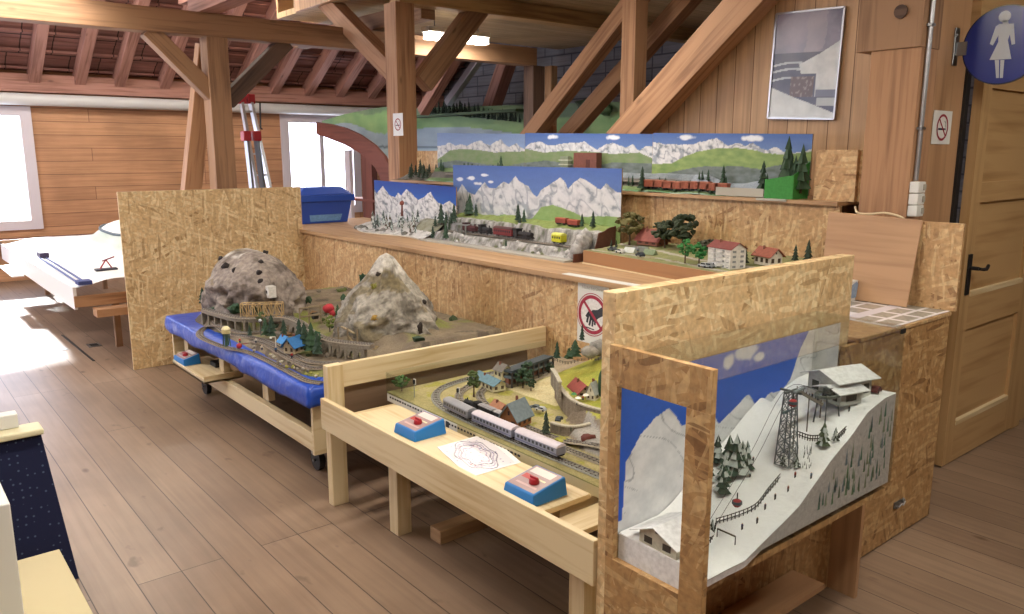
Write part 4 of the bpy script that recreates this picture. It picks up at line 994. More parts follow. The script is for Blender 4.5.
# signals, trees, houses
def sig(x, y, h=.05):
    p = G(x, y); l2.add(MB().bar(p, p+V((0, 0, h)), .003, .003, '#8d8d8a').box(p+V((-.005, -.004, h-.004)), p+V((.003, .004, h+.014)), '#16181a').box(p+V((.003, -.009, h-.009)), p+V((.0045, .009, h+.018)), '#d8d8d4'), 'signal', 'attr')
q = PZ(414.5, 397, .54); sig(q.x, q.y, .07); q = PZ(458, 404, .54); sig(q.x, q.y, .06)
def LT(px, py, h, r, c, k, z=.54, n=9): l2.add(leafy(MB(), PZ(px, py, z), h, r, c, k, n), 'leafy_tree', 'attr')
def FT(px, py, h, c='#233c2a', k=0, z=.54, r=None, name='fir_tree'): l2.add(fir(MB(), PZ(px, py, z), h, r or h*.24, c, k), name, 'attr')
LT(402, 391, .075, .04, '#3f6a2a', 1); LT(474, 397, .13, .032, '#4a5c2a', 2, n=18)
for k, (x, y, h) in enumerate(((523, 388, .10), (527, 384, .11), (531, 391, .06), (549, 374, .06))): LT(x, y, h, h*.4, '#2f4a30', 20+k)
FT(546, 434, .10, '#2c3a2c', 3); FT(557, 359, .095, '#20402e', 4, .63); FT(575, 357, .09, '#2d4c30', 5, .66, .045); FT(582, 341, .09, '#1f3a2e', 6, .70, .018); FT(569, 359, .06, '#36502c', 7, .64, .03)
def cyp(px, py, z, h): 
    p = PZ(px, py, z); l2.add(MB().ball(p+V((0, 0, h*.5)), h*.5, '#23422a', .2, 2, (.2, .2, 1.0), 3), 'cypress', 'attr')
cyp(600.5, 397, .62, .12); cyp(571, 432, .56, .001+.02)
house(l2, PZ(490, 387, .54), .17, .07, .035, .022, 1.45, '#cfc9a8', '#5f7f8c', win=5, label='long low building with a blue-grey roof')
house(l2, PZ(503, 384, .54), .065, .06, .075, .028, 1.5, '#d6c99c', '#6f6a62', win=2, floors=2, label='tall cream house with a grey roof')
house(l2, PZ(516, 424, .545), .10, .085, .04, .058, .25, '#8a5a34', '#6f7d84', win=3, over=.12, wc='#3a2416', label='half-timbered station with a large grey-blue roof')
house(l2, PZ(500, 412, .545), .07, .05, .022, .024, 1.4, '#7a5236', '#a06f52', win=3, over=.2, label='low shed with a rusty roof')
house(l2, PZ(581, 393, .615), .10, .065, .022, .030, 1.15, '#c6b692', '#8c4038', win=3, over=.2, label='farmhouse with a red tiled roof')
house(l2, PZ(593, 399, .61), .045, .04, .03, .045, .3, '#cfc8b4', '#9aa0a0', win=1, over=.1, label='small chapel with a steep grey roof')
vb2 = MB(); a, b = PZ(512, 388, .54), PZ(553, 372, .54)
d = b-a; s_ = V((-d.y, d.x, 0)).normalized()
for zz, c in ((.0, '#6f6658'), (.042, '#5d6a70'), (.072, '#3f474c')): vb2.obox(a+V((0, 0, zz)), (d, s_*.06, V((0, 0, .012))), c)
for k in range(9): vb2.bar(a+d*k/8, a+d*k/8+V((0, 0, .075)), .008, .008, '#3a3632'); vb2.bar(a+d*k/8+s_*.06, a+d*k/8+s_*.06+V((0, 0, .075)), .008, .008, '#3a3632')
vb2.obox(a+s_*.02+V((0, 0, .012)), (d, s_*.02, V((0, 0, .03))), '#7b4a3a')
l2.add(vb2, 'railway_shed', 'attr', label='long dark two-storey railway shed')
# retaining walls (stone)
def wall(P, z0, z1, col='#8c7f70'):
    mb = MB(); pts = catm(P, 8)
    for a, b in zip(pts[:-1], pts[1:]):
        mb.bar(V((a.x, a.y, (z0+z1)/2)), V((b.x, b.y, (z0+z1)/2)), .012, z1-z0, mixv(L(col), L('#6d6154'), R.random()*.8)); mb.bar(V((a.x, a.y, z1+.002)), V((b.x, b.y, z1+.002)), .018, .006, '#b9b2a0')
    l2.add(mb, 'retaining_wall', 'terr')
wall([PZ(x, y, .61) for x, y in ((556, 383), (562, 393), (568, 400), (573, 404), (581, 408), (598, 413), (608, 414))], .54, .625)
wall([PZ(x, y, .57) for x, y in ((551, 424), (562, 427), (575, 428), (590, 425), (608, 421))], .535, .575)
wall([PZ(x, y, .66) for x, y in ((552, 372), (556, 378), (560, 386))], .60, .675, '#9c9484')
a = PZ(556, 380, .66); 
for k, (x, y, zz, an, c) in enumerate(((559, 421, .573, .5, '#39414a'), (541, 411, .55, 1.9, '#a9adb0'), (535, 409, .55, 1.9, '#5c6468'), (603, 424, .573, .3, '#8a2c2c'))): mcar(l2, PZ(x, y, zz)+V((0, 0, .002)), an, c)
for k, (x, y, zz) in enumerate(((577, 405, .62), (583, 400, .62), (588, 409, .60), (545, 418, .55), (525, 432, .545))): figure(l2, PZ(x, y, zz), .02, ('#e0e0d8', '#b03a2c', '#2f6a8a')[k % 3])
for k, (x, y) in enumerate(((578, 402), (586, 399), (574, 398))):
    p = PZ(x, y, .62); l2.add(MB().cyl(p, p+V((0, 0, .018)), .001, .001, 5, '#777').cyl(p+V((0, 0, .017)), p+V((0, 0, .026)), .014, .001, 10, '#e6e4dc' if k < 2 else '#3f7a4a'), 'parasol', 'attr')
l2.add(MB().ball(PZ(588, 438, .57), .022, '#5e2a20', .8, 2, (1.4, 1, .8), 5), 'bush', 'attr', label='dark red bush in front of the stone wall')
for k, (x, y) in enumerate(((551, 442), (533, 440), (524, 437), (562, 440))): l2.add(MB().ball(PZ(x, y, .545), .02, '#9a9638', .6, 2, (1.3, 1.3, .35), k), 'bush', 'attr')
fence(l2, [PZ(x, y, zz) for x, y, zz in ((555, 361, .67), (568, 364, .665), (585, 360, .68), (602, 360, .69))], .012, '#4a4a40')
l2.add(MB().ball(PZ(600, 348, .70), .05, '#8d8a84', .5, 2, (1, 1.3, .8), 2).ball(PZ(590, 352, .69), .04, '#9a948a', .5, 2, (1, 1.3, .7), 6), 'rock', 'rock')
# trains on the valley layout
p0, d0 = alongpt(A1, .47); ww = .048
for nm, dist, ln, lab, bc, rc in (('passenger_coach', .57, .235, 'silver coach nearest the right-hand controller on the valley layout', '#76798a', '#c4bcc4'), ('passenger_coach', .835, .26, 'middle silver coach of the long silver train on the valley layout', '#757888', '#c4bcc4'), ('rail_locomotive', 1.09, .20, 'silver locomotive leading the long silver train at the bend', '#6a6c74', '#8f9094')):
    p, d = alongpt(A1, dist); wagon(nm, p+V((0, 0, .011)), -d, ln, ww, .050, bc, rc, lab, 'model train', 'coach', 'silver train on the valley layout' if nm == 'passenger_coach' else None, 'silver', '#4a4f70')
for nm, dist, ln, kd, lab, bc, rc in (('goods_wagon', .92, .10, 'van', 'black covered wagon nearest the half-timbered station', '#26262a', '#a7a5a6'), ('goods_wagon', 1.03, .10, 'van', 'middle black covered wagon behind the black steam engine', '#26262a', '#8f8d90'), ('steam_locomotive', 1.15, .12, 'steam', 'small black steam engine on the inner track of the valley layout', '#1d1d20', '#1d1d20')):
    p, d = alongpt(A2, dist-.02); wagon(nm, p+V((0, 0, .011)), d, ln, .03, .036, bc, rc, lab, 'model train', kd)
controller(PZ(420, 433, .516)+V((0, 0, 0)), .02, 'blue train controller at the left end of the pine shelf, left of the track plan', .92, .17, .17)
controller(PZ(535, 494, .516)+V((0.0, 0, 0)), .02, 'blue train controller at the right end of the pine shelf, right of the track plan', .92, .17, .17)
mp = MB(); ma, mb_, mc, md = PZ(437, 447, .518), PZ(487, 433, .518), PZ(521, 462, .518), PZ(470, 477, .518)
def mapf(u, v): return (ma.lerp(md, u)).lerp(mb_.lerp(mc, u), v)
def mapc(u, v):
    c = L('#e9e6e4')
    if v > .9 or v < .04 or u < .03 or u > .97: return c
    x, y = (u-.5)*1.0, (v-.45)*1.1
    c = L('#d9d3d6')
    for r, col in ((.40, '#5e5a6e'), (.34, '#8f86a0'), (.29, '#57536a'), (.22, '#9a8ea6')):
        d = abs(math.hypot(x*.9, y*1.15)-r+.03*math.sin(6*math.atan2(y, x)+r*9))
        if d < .012: c = L(col)
    n = mn.noise(V((u*26, v*22, 0)))
    if n > .52 and math.hypot(x, y) < .36: c = L('#8e3038')
    elif n < -.55: c = L('#6a6a9a')
    return c
mp.grid(mapf, 90, 70, mapc, False)
mo = T(mp.build('track_plan', 'shiny'), 'white printed track plan card on the pine shelf between the two blue controllers', 'card'); mo.modifiers.new('s', 'SOLIDIFY').thickness = .003

# ================================================================ SKI LAYOUT in the tall case
sk = Th('ski_layout', (2.05, 1.28, .575), 'snowy ski slope model with cable car inside the clear acrylic case', 'model landscape')
KX0, KX1, KY0, KY1 = 1.56, 2.525, 1.122, 1.425
bnd = sorted([(PY(x, y, 1.122).x, PY(x, y, 1.122).z) for x, y in ((745, 560), (770, 536), (800, 505), (830, 462), (848, 440), (868, 412), (885, 398), (898, 392))])
bnd = [(KX0, .575)]+bnd+[(KX1, bnd[-1][1]+.003)]
def hs(x, y):
    f = lerp_poly(bnd, x); t = (y-KY0)/(KY1-KY0)
    flat = sm(2.22, 2.3, x)
    return f+.004*fbm(x*9, y*9, 1)+(1-flat)*(.015*t+.05*t*t*sm(1.75, 1.95, x))+.006*mn.noise(V((x*5, y*5, 2)))*sm(KY0, KY0+.05, y)
sk.add(MB().grid(lambda u, v: (KX0+(KX1-KX0)*u, KY0+(KY1-KY0)*v, hs(KX0+(KX1-KX0)*u, KY0+(KY1-KY0)*v)), 120, 50, '#f1f2f3'), 'snow', 'snowm')
cf = MB(); n = 80; base = .578
for k in range(n):
    xa, xb = KX0+(KX1-KX0)*k/n, KX0+(KX1-KX0)*(k+1)/n
    cf.face([(xa, KY0, min(base, hs(xa, KY0)-.02)), (xb, KY0, min(base, hs(xb, KY0)-.02)), (xb, KY0, hs(xb, KY0)), (xa, KY0, hs(xa, KY0))], '#cbc6c6')
    if True: cf.face([(xb, KY1, base), (xa, KY1, base), (xa, KY1, hs(xa, KY1)), (xb, KY1, hs(xb, KY1))], '#cbc6c6')
cf.box((1.557, 1.191, .512), (1.56, 1.424, .588), '#e4e5e6'); cf.face([(KX1, KY0, base), (KX1, KY1, base), (KX1, KY1, hs(KX1, KY1)), (KX1, KY0, hs(KX1, KY0))], '#cbc6c6')
rr = random.Random(3); k = 0
while k < 62:
    x = rr.uniform(1.7, 2.51); z = rr.uniform(.60, .9); 
    if z+.05 > hs(x, KY0)-.012: continue
    h = rr.uniform(.035, .06); w_ = h*.13; c = rr.choice(['#6f9484', '#7c9a7c', '#8596a4', '#93a088', '#5f8474'])
    cf.face([(x-w_, KY0-.001, z), (x+w_, KY0-.001, z), (x+w_*.5, KY0-.001, z+h*.5), (x, KY0-.001, z+h), (x-w_*.6, KY0-.001, z+h*.5)], c); k += 1
sk.add(cf, 'painted_front', 'attr', label='pale painted cliff front with small green trees')
def onsnow(px, py):
    d = _ray(px, py); best = None
    for i in range(260):
        y = KY0+(KY1-KY0)*i/259; p = CP+d*(y/d.y)
        if p.x < KX0+.01 or p.x > KX1-.01: continue
        if p.z <= hs(p.x, y): return V((p.x, y, hs(p.x, y)))
    p = CP+d*(1.40/d.y); x = min(max(p.x, KX0+.02), KX1-.02); return V((x, 1.40, hs(x, 1.40)))
def pyk(lst, yv): return [(PY(x, y, yv).x, PY(x, y, yv).z) for x, y in lst]
BZ1 = 1.040; BY = 1.43
pk = sorted(pyk([(622, 520), (626, 462), (640, 436), (655, 418), (669, 408), (676, 417), (682, 426), (700, 420), (713, 415), (719, 424), (735, 408), (748, 394), (752, 399), (757, 407), (770, 393), (782, 390), (790, 380), (800, 350), (812, 324), (820, 312), (850, 300)], BY))
pkn = [((x-KX0)/(2.72-KX0), (z-.58)/(BZ1-.58)) for x, z in pk]
asp = (2.72-KX0)/(BZ1-.58)
def skip(u, v):
    r = lerp_poly(pkn, u)+.012*fbm(u*30, 1, 0)
    if v > r:
        c = mixv(L('#1c55c4'), L('#5b83cf'), (v-.35)*.5)
        return pale_blots(c, u, v, ((.42, .93, .03, .06), (.50, .97, .05, .07), (.56, .9, .03, .04)), asp)  # soft pale blots high in the blue of the backdrop
    n = fbm(u*9+v*3, v*6-u*4, 3, 5); c = mixv(L('#e6e7e9'), L('#c3c7cc'), n*1.5+.25)
    if abs(mn.noise(V((u*9+v*5.4, u*3.1-v*2.2, 4)))) < .02 and v > r-.35: c = mixv(c, L('#7c858e'), .6)
    return c
painting('backdrop', (KX0, BY), (2.72, BY), .58, BZ1, skip, 260, 110, '', t=sk, th=.006)
# lower station (house), top station, pylon
def YP(px, py, y): p = PY(px, py, y); return V((p.x, p.y, hs(min(max(p.x, KX0), KX1), y)))
hp = V((1.632, 1.295, hs(1.632, 1.295)-.004))
hh = house(sk, hp, .12, .13, .046, .028, .0, '#cfc9b4', '#e2e4e6', win=2, floors=1, over=.18, wc='#4a4036', label='small chalet with snow-covered roof', chim=False)
hb = MB()
for k in range(4): hb.box((hp.x-.0535, hp.y-.03+k*.016, hp.z+.052), (hp.x-.052, hp.y-.022+k*.016, hp.z+.060), '#2c2620')
hb.box((hp.x-.0545, hp.y-.05, hp.z+.012), (hp.x-.053, hp.y+.0, hp.z+.036), '#463a30'); sk.add(hb, 'chalet_windows', 'attr')
sp1 = YP(852, 381, 1.27); sp1.z = hs(sp1.x, 1.27)
st = V((2.40, 1.25, hs(2.40, 1.25)))
house(sk, st, .14, .13, .072, .022, -.25, '#ccccc4', '#e0e2e4', win=3, over=.16, wc='#3c4440', label='top cable car station with snowy roof', chim=False, gable_win=False)
house(sk, st+V((-.055, -.035, 0)), .09, .085, .045, .012, -.25, '#b9bdb6', '#e4e6e8', win=1, over=.22, wc='#2c3230', label='lower front wing of the top station', chim=False, gable_win=False)
lp = MB(); c = st+V((-.125, -.03, .035))
for k in range(20):
    a0, a1 = 2*PI*k/20, 2*PI*(k+1)/20
    lp.bar(c+V((math.cos(a0)*.045, math.sin(a0)*.03, 0)), c+V((math.cos(a1)*.045, math.sin(a1)*.03, 0)), .008, .008, '#68706c')
lp.obox(c+V((0, -.012, -.004)), (V((.08, 0, 0)), V((0, .024, 0)), V((0, 0, .012))), '#59625f')
for dx, dy in ((-.03, -.015), (-.02, .018), (.02, -.02)): lp.bar(c+V((dx, dy, 0)), V((c.x+dx*1.4, c.y+dy*1.4, hs(c.x+dx*1.4, c.y+dy*1.4))), .004, .004, '#5a6266')
lp.box(c+V((-.01, -.01, .004)), c+V((.012, .01, .02)), '#3a4242'); sk.add(lp, 'turning_wheel', 'attr')
def pylon(p, h, w0, w1):
    b = MB(); p = V(p); n = 7
    def Cn(k, f): w = w0+(w1-w0)*f; dx, dy = ((-1, -1), (1, -1), (1, 1), (-1, 1))[k % 4]; return p+V((dx*w, dy*w, h*f))
    for k in range(4):
        b.bar(Cn(k, 0), Cn(k, 1), .0035, .0035, '#6d7478')
        for j in range(n): b.bar(Cn(k, j/n), Cn(k+1, (j+1)/n), .002, .002, '#7a8286'); b.bar(Cn(k+1, j/n), Cn(k, (j+1)/n), .002, .002, '#7a8286'); b.bar(Cn(k, j/n), Cn(k+1, j/n), .0018, .0018, '#7a8286')
    t_ = p+V((0, 0, h)); b.bar(t_+V((-.03, 0, 0)), t_+V((.03, 0, 0)), .006, .006, '#4f5658'); b.bar(t_+V((0, -.035, 0)), t_+V((0, .035, 0)), .006, .006, '#4f5658')
    b.bar(t_+V((-.03, -.03, .01)), t_+V((.02, -.03, .014)), .008, .006, '#8a9296'); b.bar(t_+V((-.035, .0, -.06)), t_+V((.035, .0, -.06)), .005, .005, '#4f6a70')
    return sk.add(b, 'pylon', 'attr')
pb = YP(797, 452, 1.20); pb = onsnow(794, 452); top = PY(791, 390, pb.y); pylon((top.x, pb.y, hs(top.x, pb.y)-.004), max(.12, top.z-hs(top.x, pb.y)), .024, .013)
cb = MB()
lowp = V((1.70, 1.21, .66)); tp = V((top.x, pb.y, top.z+.004)); sw = st+V((-.15, -.04, .045))
for o in (-.012, .012):
    cb.tube(catm([lowp+V((0, o, 0)), lowp.lerp(tp, .5)+V((0, o, -.008)), tp+V((0, o, 0)), sw+V((0, o, 0))], 6), .0008, 4, '#3a3c40')
sk.add(cb, 'haul_cable', 'attr')
def gondola(p):
    p = V(p); b = MB().ball(p, .014, '#9c2c30', 0, 2, (1, .9, .9)).bar(p+V((0, 0, .01)), p+V((0, 0, .03)), .0025, .0025, '#333')
    b.cyl(p+V((0, 0, -.002)), p+V((0, 0, .006)), .0142, .0138, 12, '#4a5660'); sk.add(b, 'gondola', 'attr', label='small red cable car gondola')
gp = PY(793, 403, 1.19); gondola(gp); gp = PY(737, 503, 1.19); gondola(gp)
co = MB(); a, b = YP(797, 392, 1.24), YP(822, 410, 1.24); a = PY(797, 390, 1.24); b = PY(821, 404, 1.24); co.bar(a, b, .012, .008, '#8c857a')
for k in range(9): q = a.lerp(b, k/8); co.bar(q, q+V((0, 0, .012)), .002, .002, '#5a544c')
for k in (0, .5, 1): q = a.lerp(b, k); co.bar(V((q.x, q.y, hs(q.x, q.y)-.003)), q, .003, .003, '#6a645c')
sk.add(co, 'footbridge', 'attr')
for pts in ([(716, 525), (735, 519), (755, 510), (768, 494), (780, 480)], [(702, 552), (712, 540), (716, 527)], [(797, 437), (810, 441), (822, 441)], [(838, 440), (846, 432)]):
    fence(sk, [onsnow(x, y) for x, y in pts], .020, '#4a4644', step=.012)
k = 0
for (x, y, yy, h, c) in ((722, 492, 1.24, .07, '#2f4a3c'), (728, 470, 1.30, .09, '#32503e'), (735, 474, 1.28, .10, '#2f4c3c'), (741, 472, 1.30, .08, '#3a5442'), (717, 462, 1.33, .07, '#2c443a'), (709, 480, 1.2, .06, '#2f4a3c'), (724, 480, 1.22, .07, '#3c5c48'), (746, 468, 1.28, .07, '#32503e'), (823, 445, 1.16, .06, '#4c5f40'), (835, 440, 1.15, .035, '#4a5648'), (712, 530, 1.15, .03, '#35483c'), (783, 465, 1.2, .03, '#41524a'), (796, 466, 1.2, .035, '#41524a'), (707, 524, 1.17, .035, '#35483c')):
    p = onsnow(x, y+2); h *= 1.35; k += 1
    sk.add(fir(MB(), p, h, h*.30, c, k, snow=.42), 'fir_tree', 'attr')
gr = MB()
for k in range(60):
    p = onsnow(780+R.random()*32, 448+R.random()*22); x, y = p.x, p.y
    gr.cyl((x, y, hs(x, y)-.001), (x+R.uniform(-.004, .004), y, hs(x, y)+R.uniform(.012, .03)), .0015, .0003, 4, R.choice(['#6e7672', '#8a908c', '#5c645c']))
sk.add(gr, 'bare_bushes', 'attr', kind='stuff')
for k, (x, y, c) in enumerate(((849, 410, '#30363a'), (812, 397, '#30363a'), (795, 476, '#a03a30'), (811, 477, '#5a7a9a'), (753, 461, '#3a3a44'), (750, 475, '#30486a'), (775, 498, '#444'), (788, 490, '#8a4a3a'), (757, 522, '#444'), (742, 528, '#557'), (886, 385, '#6a3030'), (765, 508, '#556'))):
    figure(sk, onsnow(x, y+2), .020, c, '#3a3a40')
for k, (x, y) in enumerate(((717, 537), (735, 545))):
    p = onsnow(x, y); sk.add(MB().bar(p, p+V((0, 0, .025)), .002, .002, '#444'), 'barrier_post', 'attr')
p1, p2 = onsnow(717, 537), onsnow(735, 545); sk.add(MB().bar(p1+V((0, 0, .025)), p2+V((0, 0, .025)), .003, .004, '#5a5248'), 'barrier_bar', 'attr')
mcar(sk, V((2.488, 1.17, hs(2.488, 1.17)+.002)), .2, '#6a2c30', 'snow_groomer', 1.1)
# clear case
cs = Th('display_case', (2.04, 1.28, .575), 'clear acrylic case enclosing the snowy ski layout', 'case')
cs.add(MB().box((1.556, 1.116, .578), (2.535, 1.119, 1.108)), 'front_pane', 'glass')
cs.add(MB().box((2.532, 1.119, .578), (2.535, 1.425, 1.105)), 'side_pane', 'glass')
cs.add(MB().box((1.556, 1.119, 1.105), (2.535, 1.425, 1.108)), 'top_pane', 'glass')
c = PY(901, 339, 1.116); cs.add(MB().box((2.50, 1.112, 1.085), (2.53, 1.116, 1.1)), 'lock', 'black')

# ================================================================ DIORAMAS ON THE LONG SHELF
def pkx(lst, X, y0, y1, z0, z1):
    out = []
    for x, y in lst: p = PX(x, y, X); out.append(((y0-p.y)/(y0-y1), (p.z-z0)/(z1-z0)))
    return sorted(out)
# --- Alpine diorama with painted backdrop (middle)
d2 = Th('alpine_diorama', (3.45, 4.2, 1.0), 'rocky alpine railway diorama with a tall painted mountain backdrop in the centre', 'diorama')
BX = 3.63; yl, yr = PX(453, 165, BX).y, PX(622, 168, BX).y; bz0, bz1 = 1.02, PX(453, 165, BX).z
pk2 = pkx([(453, 200), (462, 184), (468, 192), (475, 195), (481, 186), (484.5, 182), (489, 188), (496, 188), (503, 182), (509, 184), (515.6, 176), (519, 181), (528, 186), (533, 194), (537, 197), (541, 190), (551, 184), (560, 177), (564, 181), (568, 189), (573, 183), (580, 178), (586, 180), (593, 185), (600, 190), (603, 187), (606, 183), (610, 187), (617, 192), (622, 193)], BX, yl, yr, bz0, bz1)
hg = pkx([(453, 232), (470, 213), (481, 217), (495, 216), (505, 214), (520, 222), (533, 218), (541, 207), (552, 205), (563, 208), (573, 212), (583, 217), (600, 216), (622, 217)], BX, yl, yr, bz0, bz1)
asp2 = (yl-yr)/(bz1-bz0)
cl2 = ((.13, .82, .035, .03), (.18, .75, .03, .03), (.23, .87, .03, .02), (.05, .80, .03, .03), (.27, .78, .02, .02))
painting('backdrop', (BX, yl), (BX, yr), bz0, bz1, lambda u, v: alps(u, v, asp2, pk2, '#4562a4', '#6481b4', '#d2d3d6', '#989faa', 22, .02, 5, [(hg, '#7c9c58', '#96b070')], .35, cl2), 300, 130, '', t=d2)
FX0, FX1, FY0, FY1 = 3.27, 3.63, 3.42, 5.02
def h3(x, y):
    d = x-FX0-.02; n = fbm(x*8, y*6, 3)
    b = 1.012
    b += .05*sm(.03, .075, d+.025*n); b += .10*sm(.16, .20, d+.04*n)*sm(-.1, .2, 1); b += .03*sm(.22, .33, d)
    return b+(.035*n if d > .04 and not .085 < d < .155 else 0)
def c3(x, y):
    d = x-FX0-.02; n = fbm(x*26, y*26, 7, 5)
    if d < .02: return L('#a7a39c')
    if .085 < d < .155: return mixv(L('#7c776f'), L('#635e57'), n+.5)
    c = mixv(L('#b2b0ae'), L('#65635f'), n*2.2+.45)
    if d > .235 and h3(x, y) > 1.14: c = mixv(L('#6f7c44'), L('#8a9a56'), n+.5)
    elif n > .2: c = mixv(c, L('#5f6a44'), .6)
    return c
d2.add(MB().grid(lambda u, v: (FX0+(FX1-FX0)*u, FY0+(FY1-FY0)*v, h3(FX0+(FX1-FX0)*u, FY0+(FY1-FY0)*v)), 70, 200, lambda u, v: c3(FX0+(FX1-FX0)*u, FY0+(FY1-FY0)*v)), 'terrain', 'terr')
d2.add(MB().box((3.22, FY0+.02, 1.0), (3.64, FY1, 1.011)), 'base_board', 'grey')
sp_ = MB(); n = 24; pr = [(FX0+(FX1-FX0)*k/n) for k in range(n+1)]
for k in range(n): sp_.prism([(pr[k], FY0, 1.0), (pr[k+1], FY0, 1.0), (pr[k+1], FY0, max(1.05, h3(pr[k+1], FY0)+.004)), (pr[k], FY0, max(1.05, h3(pr[k], FY0)+.004))], (0, -.006, 0), '#6b4334')
d2.add(sp_, 'side_panel', 'attr', label='reddish brown side panel')
rk = MB()
a = PX(594, 262, 3.27)
for k in range(3): rk.ball((3.36+.03*k, 3.47, 1.06+.03*k), .055, '#b4b2b0', .5, 2, (1, .8, 1.2), k)
d2.add(rk, 'rock', 'rock')
T3 = [V((3.41, y, h3(3.41, y)+.003)) for y in (4.95, 4.6, 4.2, 3.8, 3.5)]; zt3 = 1.068
T3 = [V((3.41, y, zt3)) for y in (4.98, 4.6, 4.2, 3.8, 3.52)]
track(d2, T3, .016, step=.02)
gl = MB().box((3.38, PX(460, 226, 3.4).y-.1, 1.125), (3.50, PX(460, 226, 3.4).y+.06, 1.135), '#8c9090')
for y in (0, .05, .1): gl.bar((3.385, PX(460, 226, 3.4).y-.09+y, 1.06), (3.385, PX(460, 226, 3.4).y-.09+y, 1.126), .008, .008, '#7c807c')
d2.add(gl, 'gallery_roof', 'attr')
def BT(t, px, py, X, h, c='#27402c', k=0, hf=None, r=None, name='fir_tree'):
    p = PX(px, py, X)
    if hf: p.z = hf(p.x, p.y)
    t.add(fir(MB(), p, h, r or h*.24, c, k), name, 'attr')
for k, (x, y, X, h) in enumerate(((470, 213, 3.56, .17), (476, 214, 3.56, .10), (467, 214, 3.55, .12), (518, 218, 3.56, .13), (524, 220, 3.56, .10), (520, 220, 3.53, .08), (582, 222, 3.56, .09), (593, 222, 3.56, .11), (446, 238, 3.33, .14), (433, 240, 3.30, .10), (506, 240, 3.34, .05), (455, 210, 3.58, .13))):
    BT(d2, x, y, X, h, '#243c2c' if k % 2 else '#2e4a34', k, h3)
for k in range(28):
    y = 3.5+1.45*R.random(); x = 3.31+.06*R.random(); d2.add(MB().ball((x, y, h3(x, y)+.003), R.uniform(.008, .018), R.choice(['#c4c2c0', '#8d8b88', '#6c7054']), .6, 1, seed=k), 'stone', 'attr')
def on3(px): p = PX(px, 236, 3.41); return V((3.41, p.y, zt3+.012))
for px, ln, kd, nm, lab, bc, rc in ((471, .15, 'steam', 'steam_locomotive', 'dark red and black steam engine under the small gallery roof of the central diorama', '#4a2226', '#222'), (486, .12, 'steam', 'steam_locomotive', 'small black engine just right of the gallery roof on the central diorama', '#26262a', '#222'), (505, .20, 'coach', 'passenger_coach', 'dark red coach in the middle of the central diorama', '#7a2c30', '#55393a'), (524, .18, 'steam', 'steam_locomotive', 'black steam engine right of the dark red coach on the central diorama', '#29272a', '#222'), (559, .09, 'coach', 'yellow_railcar', 'bright yellow railcar at the right end of the central diorama', '#c6c428', '#d6d66a')):
    wagon(nm, on3(px), V((0, -1, 0)), ln, .05, .062, bc, rc, lab, 'model train', kd)
for px, lab in ((562, 'small red wagon on the green hill of the central diorama, left one'), (574, 'small red wagon on the green hill of the central diorama, right one')):
    p = PX(px, 221, 3.57); p.z = h3(p.x, p.y)+.004; wagon('goods_wagon', p, V((0, -1, 0)), .10, .035, .04, '#9c4a3c', '#b8604a', lab, 'model train', 'van')
# --- Winter diorama (left)
d3 = Th('winter_diorama', (3.35, 5.6, 1.0), 'snowy diorama with jagged white peaks on a deep blue backdrop beside the big post', 'diorama')
WX = 3.50; yl, yr = PX(374, 180, WX).y, PX(456, 187, WX).y; wz0 = 1.01; wz1 = PX(374, 180, WX).z; wz1b = PX(456, 187, WX).z
pk3 = pkx([(374, 189), (377, 193), (382.6, 186), (386, 190), (389, 194), (392, 196), (395, 197), (398, 192), (401, 195), (406.5, 188), (411, 192), (418, 199), (424, 196), (430.5, 190), (434, 197), (438.7, 202), (443, 203), (449.6, 199), (456, 205)], WX, yl, yr, wz0, wz1)
asp3 = (yl-yr)/(wz1-wz0)
painting('backdrop', (WX, yl), (WX, yr), wz0, wz1, lambda u, v: alps(u, v, asp3, pk3, '#123a8e', '#2f6cc4', '#dcdcdc', '#8f949a', 20, .03, 9, None, .5), 190, 110, '', t=d3, top1=wz1b)
def h4(x, y):
    d = x-3.2; return 1.008+.13*sm(.06, .32, d+.06*fbm(x*6, y*4, 1))*(.35+.65*sm(6.0, 5.2, y))+.012*fbm(x*9, y*9, 2)
def c4(x, y):
    n = fbm(x*14, y*14, 3, 5); c = mixv(L('#dcdad8'), L('#bdbcb8'), n+.4)
    if y < 5.35 and h4(x, y) > 1.05: c = mixv(L('#77765c'), L('#9a9a8c'), n*2+.5)
    elif n > .18: c = mixv(L('#8c8a84'), c, .3)
    return c
WY0, WY1 = 5.03, yl+.05
def wf(u, v):
    y = WY0+(WY1-WY0)*v; x0_ = 3.22+.05*math.sin(v*7)+.06*sm(.5, 1, v); x = x0_+(WX-x0_)*u; return (x, y, h4(x, y))
d3.add(MB().grid(wf, 40, 110, lambda u, v: c4(*wf(u, v)[:2])), 'terrain', 'terr')
bb_ = MB()
for k in range(60):
    a, b = V(wf(0, k/60)), V(wf(0, (k+1)/60)); bb_.face([(a.x, a.y, 1.0), tuple(a), tuple(b), (b.x, b.y, 1.0)], '#c8c2b0')
d3.add(bb_, 'edge_strip', 'attr')
for k in range(34):
    px = R.uniform(372, 418); x = R.uniform(3.3, 3.48); p = PX(px, 215, x); h = R.uniform(.05, .13)
    d3.add(fir(MB(), V((x, p.y, h4(x, p.y))), h, h*.2, R.choice(['#5f6a66', '#4a5450', '#7a8480', '#6a5a4c']), k, snow=.35), 'fir_tree', 'attr')
for k, (x, y, X, h) in enumerate(((435, 208, 3.42, .09), (441, 206, 3.45, .17), (446, 208, 3.45, .10), (451, 208, 3.44, .10), (454, 207, 3.46, .15), (449, 210, 3.4, .07))): BT(d3, x, y, X, h, '#28402f', k+30, h4)
d3.add(MB().cyl(PX(402, 200, 3.42), PX(402, 216, 3.42), .004, .012, 6, '#6a3a30').ball(PX(402, 203, 3.42), .022, '#8a4a3c', .6, 1), 'red_shrub', 'attr')
